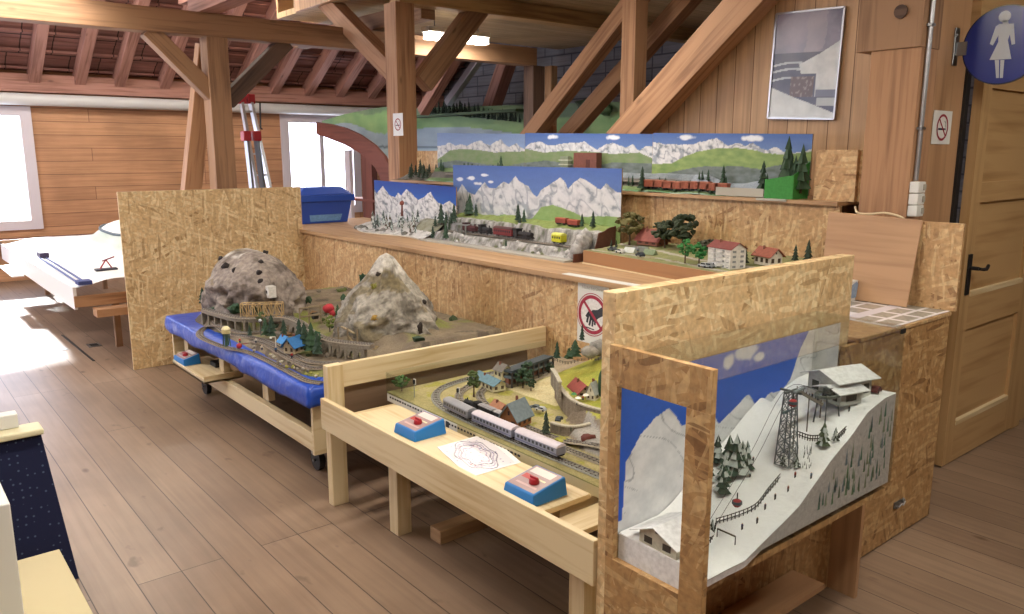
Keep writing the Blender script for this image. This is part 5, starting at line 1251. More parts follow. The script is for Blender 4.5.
for k in range(14):
    y = R.uniform(5.1, 6.2); x = R.uniform(3.27, 3.34); d3.add(MB().ball((x, y, h4(x, y)+.002), R.uniform(.015, .035), R.choice(['#8a8884', '#b8b6b2', '#6a6860']), .7, 1, (1, 1, .6), k), 'stone', 'attr')
nb = Th('model_base', (3.28, 1.86, .965), 'small white and blue landscape block with a fir tree on the counter', 'model')
c = PZ(857, 300, .965)
nb.add(MB().box((c.x-.10, c.y+.0, .964), (c.x+.07, c.y+.03, 1.06)), 'block', 'white')
nb.add(fir(MB(), (c.x+.03, c.y+.015, 1.055), .13, .03, '#2f4a30', 5), 'fir_tree', 'attr')
nb.add(MB().prism([(c.x-.1, c.y-.001, .98), (c.x+.02, c.y-.001, .98), (c.x+.05, c.y-.001, 1.0), (c.x-.02, c.y-.001, 1.055), (c.x-.1, c.y-.001, 1.03)], (0, -.002, 0), '#8fa6c4'), 'painted_mountain', 'attr')
# --- Valley village strip (right) with brown fascia
d4 = Th('village_diorama', (3.5, 2.7, 1.0), 'low village landscape with a white apartment block behind the brown fascia board', 'diorama')
def vx(y): return 3.17+.125*(y-2.35)
VY0, VY1 = 2.06, 3.36
d4.add(MB().prism([(vx(VY1), VY1, 1.0), (vx(VY0), VY0, 1.0), (vx(VY0)+.015, VY0, 1.0), (vx(VY1)+.015, VY1, 1.0)], (0, 0, .078)), 'fascia', 'fascia', bevel=.002)
d4.add(MB().prism([(vx(VY1)-.008, VY1, 1.0), (vx(VY0)-.008, VY0, 1.0), (vx(VY0)-.0005, VY0, 1.0), (vx(VY1)-.0005, VY1, 1.0)], (0, 0, .007)), 'skirting_strip', 'pine')
def h5(x, y): 
    d = x-vx(y); return 1.078+.03*sm(.15, .5, d)+.012*fbm(x*7, y*7, 5)*sm(.02, .1, d)
def c5(x, y):
    n = fbm(x*12, y*12, 6, 4); c = mixv(L('#7f8550'), L('#9a9a6c'), n*1.5+.5); d = x-vx(y)
    if abs(d-.09-.03*math.sin(y*5)) < .02: c = L('#a9a598')
    if n > .2: c = L('#8d7c5c')
    if abs(d-.28-.04*math.sin(y*4+1)) < .014: c = L('#b0aa9c')
    return c
def vf(u, v): y = VY0+(VY1-VY0)*v; x = vx(y)+.01+(3.78-vx(y)-.01)*u; return (x, y, h5(x, y))
d4.add(MB().grid(vf, 50, 130, lambda u, v: c5(*vf(u, v)[:2])), 'terrain', 'terr')
def VP_(px, py, X): p = PX(px, py, X); return V((X, p.y, h5(X, p.y)))
for k, (x, X, h, r, c, n) in enumerate(((629, 3.62, .20, .08, '#6b6434', 16), (664, 3.62, .16, .075, '#39452a', 16), (682, 3.62, .20, .085, '#333f24', 18), (685, 3.32, .13, .04, '#3f8a44', 14), (699, 3.32, .12, .04, '#3a8c44', 14), (757, 3.5, .06, .03, '#4c4a38', 8), (708, 3.6, .07, .06, '#4a4834', 8))):
    d4.add(leafy(MB(), VP_(x, 262, X), h, r, c, k+60, n), 'leafy_tree', 'attr')
for k, (x, X, h) in enumerate(((745, 3.45, .10), (611, 3.5, .05), (616, 3.5, .05), (860, 3.3, .1))[:3]): BT(d4, x, 260, X, h, '#2f3a24', k+50, h5)
for k, (y, h) in enumerate(((2.10, .12), (2.17, .09))): d4.add(fir(MB(), (3.62, y, h5(3.62, y)), h, h*.25, '#2a3a2a', 70+k), 'fir_tree', 'attr')
house(d4, VP_(652, 252, 3.66), .16, .10, .03, .06, 1.57, '#8c5a48', '#8a4a40', win=3, over=.1, wc='#4a3028', label='red-roofed farmhouse')
house(d4, VP_(768, 262, 3.5), .11, .08, .05, .035, 1.3, '#d6d0c4', '#93503c', win=3, over=.15, label='white cottage with a red roof')
house(d4, VP_(726, 268, 3.36), .165, .10, .10, .03, 1.35, '#e0ded8', '#7c3a34', win=5, floors=4, over=.06, wc='#8c9094', label='white four-storey apartment block with red roof', gable_win=False)
ab = MB(); c = VP_(726, 268, 3.36)
for fl in range(4):
    for k in (-.05, .0, .05): ab.box(c+V((-.066, k-.02, .012+.024*fl)), c+V((-.050, k+.012, .016+.024*fl)), '#d6d4d0'); ab.box(c+V((-.066, k-.02, .016+.024*fl)), c+V((-.064, k+.012, .024+.024*fl)), '#c8c6c2')
d4.add(ab, 'balconies', 'attr')
for k, (x, X, c, a) in enumerate(((620, 3.36, '#d8d8d6', 1.4), (640, 3.34, '#3a4048', 1.3), (612, 3.42, '#5a6064', 1.5), (634, 3.48, '#8a8e90', 1.6), (704, 3.28, '#b8bcc0', 1.5), (709, 3.28, '#8c9298', 1.5), (713, 3.3, '#d0d2d4', 1.5))): mcar(d4, VP_(x, 262, X)+V((0, 0, .002)), a, c, s=1.3)
for k, (x, X, c) in enumerate(((630, 3.42, '#c4c8c4'), (650, 3.45, '#7a8a6a'), (643, 3.5, '#6a6e66'))):
    p = VP_(x, 258, X); d4.add(MB().prism([p+V((-.02, -.04, 0)), p+V((.02, -.04, 0)), p+V((0, -.04, .03))], (0, .08, 0), c), 'tent', 'attr')
# --- Upper alpine panorama on the upper shelf
d5 = Th('alpine_panorama', (3.9, 4.0, 1.405), 'long alpine panorama with green meadows and a lake on the upper shelf below the poster', 'diorama')
UX = 3.93; Z0 = 1.42
def yy(px): return PX(px, 134, UX).y
panels = [(437, 525, '#6f86ae', '#8ea4c4', '#d3d2d0', 11, [(437, 146), (445, 145), (449, 142), (455, 145), (462, 143.5), (467, 145), (474, 141), (480.5, 138.5), (485, 142), (490, 143.6), (496, 139), (501.6, 137), (505, 142), (509, 145), (516, 140), (520, 144), (525, 147)], [(437, 160), (450, 150), (462, 148), (480, 149), (495, 151), (505, 150), (525, 149)]),
          (525, 653, '#40609e', '#7590be', '#d6d7da', 13, [(525, 148), (530, 143), (541, 141), (548, 145), (556, 144), (565, 142), (578, 141), (585, 140), (592, 145), (597, 148), (606, 142), (613, 140), (620, 143), (625, 145), (633, 141), (639, 148), (646, 143), (653, 142)], [(525, 149), (545, 152), (565, 150), (590, 150), (612, 152), (640, 150), (653, 156)]),
          (653, 813, '#3f5f9e', '#7f98c0', '#d8d9dc', 17, [(653, 142), (666, 144), (684, 144), (693, 143), (700, 141), (709, 138.5), (716, 136), (722, 140), (728, 144), (734, 142), (740, 141), (746, 144), (753, 140), (760, 145), (767, 148), (777, 144), (782, 148), (795, 150), (813, 146)], [(653, 164), (672, 163), (684, 156), (697, 151), (716, 147), (735, 146), (752, 147), (766, 151), (785, 152), (800, 150), (813, 148)])]
for k, (xa, xb, st_, sb_, sn, sd_, pks, hls) in enumerate(panels):
    ya_, yb_ = yy(xa), yy(xb); za, zb = PX(xa, 133, UX).z, PX(xb, 134, UX).z
    P_ = pkx(pks, UX, ya_, yb_, Z0, za); H_ = pkx(hls, UX, ya_, yb_, Z0, za)
    cl5 = ((.25, .93, .05, .05), (.72, .93, .06, .05)) if k == 1 else (((.24, .93, .07, .05), (.67, .92, .08, .06)) if k == 2 else ())
    painting('backdrop', (UX, ya_-.001), (UX, yb_+.001), Z0, za, (lambda P_, H_, L_, ya_, yb_, st_, sb_, sn, sd_, cl5, za: (lambda u, v: alps(u, v, (ya_-yb_)/(za-Z0), P_, st_, sb_, sn, '#8a93a0', 26, .03, sd_, [(H_, '#6f8a56' if sd_ != 17 else '#6d8c50', '#94a866' if sd_ == 17 else '#85916c'), (L_, '#59655c', '#7c878a')], .5, cl5)))(P_, H_, pkx(((xa, 163), (xa+20, 160), (xa+45, 163), (xa+70, 165), (xa+88, 161)) if k < 2 else ((653, 176), (680, 170), (700, 166), (740, 165), (760, 168), (775, 164), (813, 158)), UX, ya_, yb_, Z0, za), ya_, yb_, st_, sb_, sn, sd_, cl5, za), 200, 70, '', t=d5, top1=zb)
def h6(x, y):
    d = x-3.79; e = sm(2.75, 2.45, y)
    return 1.408+.02*sm(0, .05, d)+.09*sm(.04, .14, d)*(1-.2*e)*(1-.5*sm(3.0, 2.8, y)*(1-e))+.012*fbm(x*8, y*6, 5)
def c6(x, y):
    n = fbm(x*13, y*8, 6, 4); d = x-3.79
    c = mixv(L('#5f7a4c'), L('#7f9464'), n*1.5+.5)
    if d < .018: c = L('#9fb8a8') if n > 0 else L('#6f9a70')
    if .06 < d < .10 and y > 2.9: c = mixv(L('#76706a'), L('#54504c'), n+.5)
    if d > .10 and 3.0 < y < 4.3: c = mixv(L('#6f7880'), L('#8d969c'), n*2+.5)
    if 2.42 < y < 3.05 and d > .035: c = mixv(L('#8f98a4'), L('#a9b2be'), n+.4)
    if y < 2.42: c = mixv(L('#4f7a3c'), L('#6c9450'), n+.5)
    return c
UY0, UY1 = yy(813)+.01, yy(437)
d5.add(MB().grid(lambda u, v: (3.785+(UX-.002-3.785)*u, UY0+(UY1-UY0)*v, h6(3.785+(UX-.002-3.785)*u, UY0+(UY1-UY0)*v)), 24, 260, lambda u, v: c6(3.785+(UX-3.785)*u, UY0+(UY1-UY0)*v)), 'terrain', 'terr')
eb = MB(); p_a = PX(790, 205, 3.785)
eb.prism([(3.783, UY0+.165, 1.406), (3.783, UY0+.165, 1.505), (3.783, UY0, 1.53), (3.783, UY0, 1.406)], (.004, 0, 0), '#3a8a3c'); eb.prism([(3.784, UY0, 1.406), (3.784, UY0, 1.53), (3.93, UY0, 1.60), (3.93, UY0, 1.406)], (0, -.005, 0), '#3a8a3c')
d5.add(eb, 'end_panel', 'attr', label='green end panel')
d5.add(MB().box((3.782, UY0+.17, 1.41), (3.7845, UY0+.48, 1.455)).box((3.76, UY0+.02, 1.395), (3.784, UY0+.2, 1.406)), 'front_strip', 'grey')
for k, (x, y, h) in enumerate(((763, 180, .17), (767, 181, .10), (787, 175, .30), (790, 176, .22), (795, 176, .20), (802, 170, .26), (783, 182, .20), (724, 163, .12), (727, 163, .06), (703, 162, .06), (709, 162, .07), (700, 162, .05), (660, 168, .06), (666, 168, .06), (677, 172, .05), (691, 171, .05), (675, 188, .07), (699, 190, .06), (711, 190, .07), (659, 186, .05), (662, 186, .05), (642, 186, .15), (629, 168, .06), (622, 168, .07), (633, 168, .07), (501, 165, .14), (498, 165, .09), (478, 158, .07), (468, 158, .09), (464, 158, .08), (472, 158, .08), (443, 158, .08), (441, 160, .11), (493, 164, .07), (481, 170, .05), (521, 160, .07))):
    X = 3.81 if y > 183 else (3.85 if y > 165 else 3.89); p = PX(x, y, X); p.z = h6(X, p.y); d5.add(fir(MB(), p, h, h*.22, ('#26402c', '#2d4a34', '#355238')[k % 3], k+90), 'fir_tree', 'attr')
ty = [V((3.866, y, 1.47)) for y in (5.6, 5.0, 4.5, 4.0, 3.4, 2.95)]
for i, v in enumerate(ty): ty[i] = V((3.866, v.y, h6(3.866, v.y)+.01))
track(d5, ty, .014, step=.02)
for k in range(9):
    px = 651+k*9.0
    y = PX(px, 178, 3.82).y; z = h6(3.82, y)+.004
    wagon('goods_wagon', V((3.82, y, z)), V((0, -1, 0)), .085, .035, .05, '#a05a44', '#b0705a', 'small rusty goods wagon in the long train below the mountains right of the central backdrop', 'model train', 'van', 'rusty goods wagons on the upper panorama')
for px, col, lab in ((497, '#7a2c2c', 'dark red wagon standing at the trees on the upper panorama, left half'), (488, '#8c3030', 'dark red wagon left of the trees on the upper panorama, left half'), (515, '#6a3a34', 'brown-red wagon right of the trees on the upper panorama, left half'), (530, '#7a3a34', 'brown-red wagon just before the yellow wagons on the upper panorama'), (546, '#b4b04a', 'left one of two yellow wagons on the upper panorama'), (557, '#b8b858', 'right one of two yellow wagons on the upper panorama')):
    p = PX(px, 160, 3.84); wagon('goods_wagon', V((3.84, p.y, h6(3.84, p.y)+.012)), V((0, -1, 0)), .13, .035, .055, col, col, lab, 'model train', 'van')
p = PX(588, 158, 3.88); d5.add(MB().box((3.85, p.y-.11, 1.47), (3.90, p.y+.11, 1.645), '#7c4a3e').box((3.849, p.y-.05, 1.54), (3.85, p.y-.01, 1.6), '#5a3028'), 'engine_shed', 'attr', label='red brick engine shed')
p = PX(565, 158, 3.88); tw = MB().box((3.87, p.y-.04, 1.46), (3.90, p.y+.04, 1.62), '#8a927c')
for k in range(4): tw.box((3.865, p.y-.05, 1.50+.03*k), (3.905, p.y+.05, 1.508+.03*k), '#c4c8b4')
d5.add(tw, 'signal_tower', 'attr')
# left end piece with dark trees
T(MB().box((4.05, 5.85, 1.405), (4.07, 6.34, 1.66)).build('fibreboard_offcut', 'osb', None, .002), 'fibreboard piece behind the small dark trees right of the big post', 'board')
d6 = Th('forest_diorama', (3.9, 6.0, 1.405), 'small rocky forest diorama at the left end of the upper shelf beside the big post', 'diorama')
def h7(x, y): return 1.41+.05*sm(3.8, 4.0, x)+.03*fbm(x*8, y*8, 2)*sm(3.79, 3.84, x)
d6.add(MB().grid(lambda u, v: (3.785+.25*u, 5.82+.5*v, h7(3.785+.25*u, 5.82+.5*v)), 24, 40, lambda u, v: mixv(L('#8a877f'), L('#5f5c50'), fbm(u*6, v*12, 3)*2+.5)), 'terrain', 'terr')
for k in range(16):
    x = R.uniform(3.84, 4.02); y = R.uniform(5.86, 6.28); h = R.uniform(.07, .15); d6.add(fir(MB(), (x, y, h7(x, y)), h, h*.25, '#2c3a2a', k+150), 'fir_tree', 'attr')
T(MB().box((3.86, 2.01, 1.405), (3.88, 2.235, 1.66)).box((3.88, 1.99, 1.405), (4.05, 2.01, 1.66)).box((3.855, 2.01, 1.405), (3.86, 2.035, 1.66)).build('end_box', 'osb', None, .002), 'fibreboard box at the right end of the upper shelf below the poster', 'box')

# ================================================================ SIGNS, POSTER, ELECTRICS
def qpoly(pts, X=None, Y=None): return [PX(x, y, X) if X is not None else PY(x, y, Y) for x, y in pts]
def disc(mb, c, au, av, r0, r1, col, n=36, a0=0, a1=2*PI):
    for k in range(n):
        t0, t1 = a0+(a1-a0)*k/n, a0+(a1-a0)*(k+1)/n
        e = lambda t, r: c+au*(math.cos(t)*r)+av*(math.sin(t)*r)
        if r0 > 0: mb.face([e(t0, r0), e(t0, r1), e(t1, r1), e(t1, r0)], col)
        else: mb.face([c, e(t0, r1), e(t1, r1)], col)
def notice(name, c, au, av, w, h, nrm, kind, label, rr=None, th=.0015):
    """paper notice; au/av unit axes, nrm towards the viewer"""
    c = V(c); t = Th(name, c, label, 'notice'); o = c-au*w/2-av*h/2
    t.add(MB().obox(o, (au*w, av*h, -nrm*th)), 'paper', 'white')
    g = MB(); r = rr or min(w, h)*.40
    c1 = c+nrm*.0012; red = '#a8324a' if kind == 'hand' else '#9c3444'
    if kind == 'hand':
        c1 = c1-av*h*.02; disc(g, c1, au, av, 0, r, '#e8e4e4'); c2_ = c1+nrm*.0004
        def Q(x, y): return c2_+au*(x*r)+av*(y*r)
        g.face([Q(.75, .55), Q(.35, .30), Q(.0, .25), Q(-.25, .0), Q(-.15, -.25), Q(.15, -.35), Q(.45, -.1), Q(.85, .1)], '#3a3a44')
        for (x0, y0, x1, y1, w_) in ((-.25, .05, -.38, -.45, .07), (-.10, -.15, -.20, -.58, .07), (.05, -.25, .0, -.60, .06), (.2, -.25, .18, -.5, .06), (-.2, .15, -.45, -.15, .06)):
            d = V((x1-x0, y1-y0, 0)).normalized(); nx, ny = -d.y*w_, d.x*w_
            g.face([Q(x0+nx, y0+ny), Q(x1+nx, y1+ny), Q(x1-nx, y1-ny), Q(x0-nx, y0-ny)], '#3a3a44')
        g.face([Q(-.5, -.66), Q(.15, -.72), Q(.15, -.78), Q(-.5, -.72)], '#3a3a44')
    else:
        c2_ = c1+nrm*.0004
        def Q(x, y): return c2_+au*(x*r)+av*(y*r)
        g.face([Q(-.7, -.05), Q(.45, -.05), Q(.45, -.2), Q(-.7, -.2)], '#3c3a4c'); g.face([Q(.5, -.05), Q(.62, -.05), Q(.62, -.2), Q(.5, -.2)], '#3c3a4c'); g.face([Q(.5, .0), Q(.56, .0), Q(.5, .4), Q(.35, .5), Q(.3, .44), Q(.46, .35)], '#3c3a4c')
    c3 = c1+nrm*.0008; disc(g, c3, au, av, r*.82, r, red)
    d = (au*-.62+av*.62)*r*1.0; e = (au+av).normalized()*r*.075
    if kind == 'hand': disc(g, c3, au, av, r*1.06, r*1.10, red)
    g.face([c3+d*1.0+e, c3+d+-e, c3-d-e, c3-d+e], red)
    t.add(g, 'pictogram', 'attr')
    return t
def text(body, c, au, av, nrm, size, m, t, name='lettering'):
    cu = bpy.data.curves.new(name, 'FONT'); cu.body = body; cu.size = size; cu.align_x = 'CENTER'; cu.extrude = .0001
    o = bpy.data.objects.new('tmp', cu); COL.objects.link(o); bpy.context.view_layer.update()
    dg = bpy.context.evaluated_depsgraph_get(); me = bpy.data.meshes.new_from_object(o.evaluated_get(dg)); bpy.data.objects.remove(o)
    for v in me.vertices: q = c+au*v.co.x+av*v.co.y+nrm*(v.co.z+.0008); v.co = q-t.loc
    me.materials.clear(); me.materials.append(M[m]); o = bpy.data.objects.new(name, me); COL.objects.link(o); o.parent = t.e; return o
YN = V((0, -1, 0)); ZU = V((0, 0, 1)); XN = V((-1, 0, 0))
hx = 2.927
tl, trr = PX(578, 281, hx), PX(609, 287, hx); w_ = tl.y-trr.y
c = V((hx, (tl.y+trr.y)/2, .97-.19)); rc = PX(594.5, 314, hx)
nt_ = notice('do_not_touch_notice', V((hx, c.y, rc.z-.0)), YN, ZU, w_, .33, XN, 'hand', 'white do-not-touch notice with a red ring hanging from the long shelf', rr=w_*.46)
text('Nicht berühren', V((hx-.0005, c.y, rc.z+.125)), YN, ZU, XN, .026, 'grey', nt_)
a, b = PZ(560, 274, 1.002), PZ(622, 288, 1.002)
T(MB().box((2.905, b.y, 1.0005), (2.96, a.y, 1.003)).build('clear_strip', 'white', None, .001), 'white plastic strip on the shelf edge above the do-not-touch notice', 'strip')
notice('no_smoking_notice', PX(398, 124.5, 3.896), YN, ZU, .17, .20, XN, 'smoke', 'no-smoking notice on the big wooden post', rr=.055)
XP = V((1, 0, 0)); notice('no_smoking_notice', PY(942, 127.5, 1.697), XP, ZU, .20, .155, YN, 'smoke', 'no-smoking notice on the brown post beside the door', rr=.062)
# toilet sign
ts = Th('toilet_sign', (4.09, 1.5, 2.1), 'round blue sign with a white woman pictogram sticking out beside the door', 'sign')
SX = 4.09; c = PX(1003, 45, SX); rad = (PX(1003, 5, SX).z-PX(1003, 84, SX).z)/2
ts.add(MB().cyl(c, c+V((.012, 0, 0)), rad, rad, 48, '#1f2f86'), 'disc', 'shiny', bevel=0)
wm = MB()
def rim(r0, r1, dx, col, mb):
    for k in range(48):
        t0, t1 = 2*PI*k/48, 2*PI*(k+1)/48; e = lambda t, r: c+V((dx, math.cos(t)*r, math.sin(t)*r)); mb.face([e(t0, r0), e(t1, r0), e(t1, r1), e(t0, r1)], col)
rim(rad*.97, rad, -.0008, '#101838', wm)
PO = [[(999, 24), (1014, 23.5), (1008, 40), (1011.5, 59), (989.6, 60), (998.5, 42)], [(999.5, 24), (996, 26.5), (990, 44), (993, 45.5), (1001, 31)], [(1014, 23.5), (1015.3, 44), (1011.8, 44.8), (1009.5, 31)], [(995, 60), (999.3, 60), (999, 78), (996.3, 78)], [(1000.6, 60), (1004.5, 60), (1003, 78), (1000, 78)], [(1003, 20), (1008, 20), (1009, 25), (1003, 25)]]
for P_ in PO: wm.prism([p+V((-.0015, 0, 0)) for p in qpoly(P_, X=SX)], (-.001, 0, 0), '#b9c0cc')
hc = PX(1005, 16.5, SX); wm.cyl(hc+V((-.0025, 0, 0)), hc+V((-.001, 0, 0)), rad*.145, rad*.145, 20, '#b9c0cc')
ts.add(wm, 'pictogram', 'shiny', label='white woman figure')
bk = PY(955, 47, 1.70); ts.add(MB().box((SX-.022, 1.692, bk.z-.085), (SX+.022, 1.7015, bk.z+.085)), 'bracket', 'metal', bevel=.003)
ts.add(MB().box((SX-.006, c.y+rad-.02, c.z-.03), (SX+.014, 1.693, c.z+.03)).cyl((SX-.01, 1.70, bk.z+.05), (SX-.03, 1.685, bk.z+.05), .006), 'arm', 'metal')
# poster
ps = Th('framed_poster', PX(806, 60, 4.19), 'thin-framed poster of a steam engine in snow hanging on the plank wall', 'poster')
q4 = [PX(x, y, 4.185) for x, y in ((777, 14), (845, 7), (834, 119), (768, 118))]
def pof(u, v): return (q4[3].lerp(q4[2], u)).lerp(q4[0].lerp(q4[1], u), v)
def poc(u, v):
    n = fbm(u*5, v*7, 1, 5)
    snow = lerp_poly([(0, .3), (.3, .22), (.6, .15), (1, .05)], u)
    if v < snow: return mixv(L('#d0d4d4'), L('#b4babc'), n+.5)
    if .12 < v < .20 and u > .72: return mixv(L('#b4babc'), L('#9ca2a8'), n+.5)
    if u > .42+.4*abs(v-.5) and .2 < v < lerp_poly([(0, .5), (.45, .52), (.7, .60), (1, .72)], u) and not (v < .42 and u < .68): 
        return mixv(L('#ccd0d2'), L('#a6acb2'), n*1.5+.3) if v > .27 or u < .7 else L('#6d7286')
    if v < .62:
        if .3 < u < .66 and .2 < v < .4: 
            c = L('#5a4c50')
            if mn.noise(V((u*30, v*30, 3))) > .25: c = L('#84787a')
            return c
        c = mixv(L('#3c4058'), L('#54566a'), n+.5)
        for ll in (.50, .44, .36): 
            if abs(v-ll-.03*math.sin(u*5)) < .010 and u < .55: c = L('#aab0b8')
        return c
    c = mixv(L('#565870'), L('#7c788c'), n*1.6+.5); g = math.exp(-((u-.3)**2*4+(v-.9)**2*8)); c = mixv(c, L('#a8a0b4'), g*.7)
    if abs(u-.6-.2*(v-.7)+.15*n) < .14 and v > .6: c = mixv(c, L('#9a94a0'), .5)
    return c
ps.add(MB().grid(pof, 80, 120, poc, False), 'print', 'shiny')
pf = MB(); f0 = [p+V((-.004, 0, 0)) for p in q4]
for a, b in zip(q4, q4[1:]+q4[:1]): pf.bar(a, b, .010, .014, None, up=(1, 0, 0))
ps.add(pf, 'frame', 'alu'); ps.add(MB().prism([p+V((.001, 0, 0)) for p in q4], (.004, 0, 0)), 'backing', 'white')
# conduit, sockets, cable
cd = Th('conduit', (3.80, 1.69, 1.5), 'grey electrical conduit running down the brown post to white sockets', 'conduit')
a, b = PY(931, -30, 1.688), PY(913.5, 181, 1.688); xx = 3.79
cd.add(MB().cyl((xx+.005, 1.688, 3.1), (xx, 1.688, b.z), .011, .011, 12), 'tube', 'alu')
for z in (2.2, 1.75): cd.add(MB().box((xx-.018, 1.675, z), (xx+.02, 1.699, z+.012)), 'clip', 'metal')
for k in range(3):
    z0 = b.z-.054*(k+1)
    so2 = Th('wall_socket', (xx, 1.69, z0), ('topmost', 'middle', 'lowest')[k]+' of the three white wall sockets under the grey conduit', 'socket')
    so2.add(MB().box((xx-.035, 1.655, z0), (xx+.035, 1.699, z0+.051)), 'box', 'white', bevel=.004); so2.add(MB().box((xx+.005, 1.648, z0+.012), (xx+.028, 1.655, z0+.04)), 'cover', 'grey', bevel=.003)
T(MB().tube(catm([PX(855, 207, 3.7), PX(858, 213, 3.68), PX(870, 214, 3.68), PX(885, 213, 3.68), PX(898, 216, 3.69), PX(904, 219, 3.69)], 6), .006).build('cable', 'cable'), 'cream cable curling over the top of the leaning plywood', 'cable')

# ================================================================ FAR LEFT AND BACKGROUND
sb = Th('storage_bin', (3.3, 6.92, 1.0), 'blue plastic bin with lid standing on the shelf behind the screen board', 'bin')
def frus(lo, hi, z0, z1): return [V((lo[0], lo[1], z0)), V((lo[2], lo[1], z0)), V((lo[2], lo[3], z0)), V((lo[0], lo[3], z0)), V((hi[0], hi[1], z1)), V((hi[2], hi[1], z1)), V((hi[2], hi[3], z1)), V((hi[0], hi[3], z1))]
def hexa(vs): b = MB(); b.face(vs[:4][::-1]); b.face(vs[4:]); [b.face([vs[k], vs[(k+1) % 4], vs[4+(k+1) % 4], vs[4+k]]) for k in range(4)]; return b
sb.add(hexa(frus((3.12, 6.84, 3.58, 7.06), (3.09, 6.81, 3.62, 7.10), 1.0, 1.22)), 'body', 'bluebin', bevel=.006)
sb.add(MB().box((3.07, 6.79, 1.20), (3.64, 7.12, 1.26)), 'rim', 'bluebin', bevel=.008)
sb.add(hexa(frus((3.08, 6.80, 3.63, 7.11), (3.16, 6.86, 3.55, 7.04), 1.26, 1.33)), 'lid', 'bluebin', bevel=.012)
sb.add(MB().box((3.02, 6.88, 1.17), (3.075, 7.02, 1.19)).box((3.635, 6.88, 1.20), (3.68, 7.02, 1.22)), 'handle', 'bluebin', bevel=.004)
sb.add(MB().prism([(3.2, 6.835, 1.02), (3.50, 6.835, 1.02), (3.52, 6.828, 1.08), (3.19, 6.828, 1.08)], (0, -.002, 0), '#6f9cd0'), 'faded_print', 'attr')
ld = Th('ladder', (3.9, 8.4, 0), 'folding aluminium ladder with dark red end caps leaning right of the left wooden post', 'ladder')
r1a, r1b = PY(241, 99, 8.55), PY(257, 190, 8.2); r2a, r2b = PY(250, 99, 8.55), PY(270, 190, 8.2)
def ext(a, b): d = (b-a)/(b.z-a.z); return a+d*(0-a.z)
e1, e2 = ext(r1a, r1b), ext(r2a, r2b)
ld.add(MB().bar(r1a, e1, .03, .07), 'rail', 'alu'); ld.add(MB().bar(r2a, e2, .03, .07), 'rail', 'alu')
rg = MB()
for k in range(9): f = .06+k*.1; rg.bar(r1a.lerp(e1, f), r2a.lerp(e2, f), .03, .02)
ld.add(rg, 'rungs', 'alu')
s1a, s1b, s2a, s2b = PY(246, 136, 8.15), PY(252, 190, 8.1), PY(256, 136, 8.15), PY(263, 190, 8.1); g1, g2 = ext(s1a, s1b), ext(s2a, s2b)
ld.add(MB().bar(s1a, g1, .025, .06), 'rail', 'metal'); ld.add(MB().bar(s2a, g2, .025, .06), 'rail', 'metal')
for p in (r1a, r2a, s1a, s2a): ld.add(MB().box(p-V((.04, .05, .05)), p+V((.04, .05, .05))), 'end_cap', 'redpl', bevel=.008)
T(MB().tube([PY(260, 103, 11.7), PY(260.5, 128, 11.7), PY(262, 129, 11.6)], .012).build('hook', 'black'), 'thin black hook hanging from the white pipe beside the ladder', 'hook')

# white hill trolley at the far left
wt = Th('white_hill_layout', (1.7, 8.8, 0), 'white snowy hill layout on a low white trolley at the far left', 'model landscape')
q0 = PZ(73, 288, .60); q1 = PZ(10, 243, .60)
HX0, HY0, HX1, HY1 = q0.x, q0.y, 2.30, q1.y
wt.add(MB().box((HX0, HY0+.02, .42), (HX0+.025, HY1, .60)), 'side_board', 'trolley', bevel=.003)
wt.add(MB().box((HX0, HY0, .44), (HX1, HY0+.02, .53)), 'end_board', 'beam2', bevel=.003)
wt.add(MB().box((HX0, HY1-.03, .44), (HX1, HY1, .64)), 'rear_board', 'beam', bevel=.003)
for x in (HX0+.35, HX1-.1):
    for y in (HY0+.35, HY1-.35): wt.add(MB().box((x, y, 0), (x+.05, y+.05, .44)), 'leg', 'beam')
def hw(x, y):
    u = (x-HX0)/(HX1-HX0); v = (y-HY0)/(HY1-HY0)
    d = math.hypot((x-2.35)/.75, (y-8.7)/1.7)
    return .595+.05*sm(0, .3, u)+.28*sm(1.0, .45, d)+.012*fbm(x*4, y*4, 2)
wt.add(MB().grid(lambda u, v: (HX0+(HX1-HX0)*u, HY0+.02+(HY1-HY0-.05)*v, hw(HX0+(HX1-HX0)*u, HY0+(HY1-HY0)*v)), 60, 100, lambda u, v: mixv(L('#e4e4e2'), L('#a9b8a8'), sm(.70, .78, hw(HX0+(HX1-HX0)*u, HY0+(HY1-HY0)*v))*(1-sm(.85, .87, hw(HX0+(HX1-HX0)*u, HY0+(HY1-HY0)*v)))*(.7+.6*fbm(u*8, v*8, 2)))), 'terrain', 'snowm')
rgp = [V((2.38+.50*math.cos(t), 8.7+1.1*math.sin(t), 0)) for t in [PI*.55+PI*.9*k/12 for k in range(13)]]
for p in rgp: p.z = hw(p.x, p.y)+.012
wt.add(MB().tube(catm(rgp, 3), .014, 5, '#5c6870'), 'loop_road', 'attr')
tk_ = MB()
a = PZ(42, 257, .62); b = PZ(84, 284, .62); s_ = V((.025, 0, 0))
tk_.bar(a-s_, b-s_, .012, .012, '#5f6c9c').bar(a+s_, b+s_, .012, .012, '#5f6c9c').box(b-V((.05, .06, 0)), b+V((.05, .06, .03)), '#3f4a84').box(a-V((.03, .1, 0)), a+V((.05, .1, .05)), '#3a2f4c')
wt.add(tk_, 'track', 'attr')
c = PZ(48, 240, .63); wt.add(MB().ball(c, .16, '#5f6468', .3, 2, (.7, 1.6, .05)), 'grey_pond', 'attr')
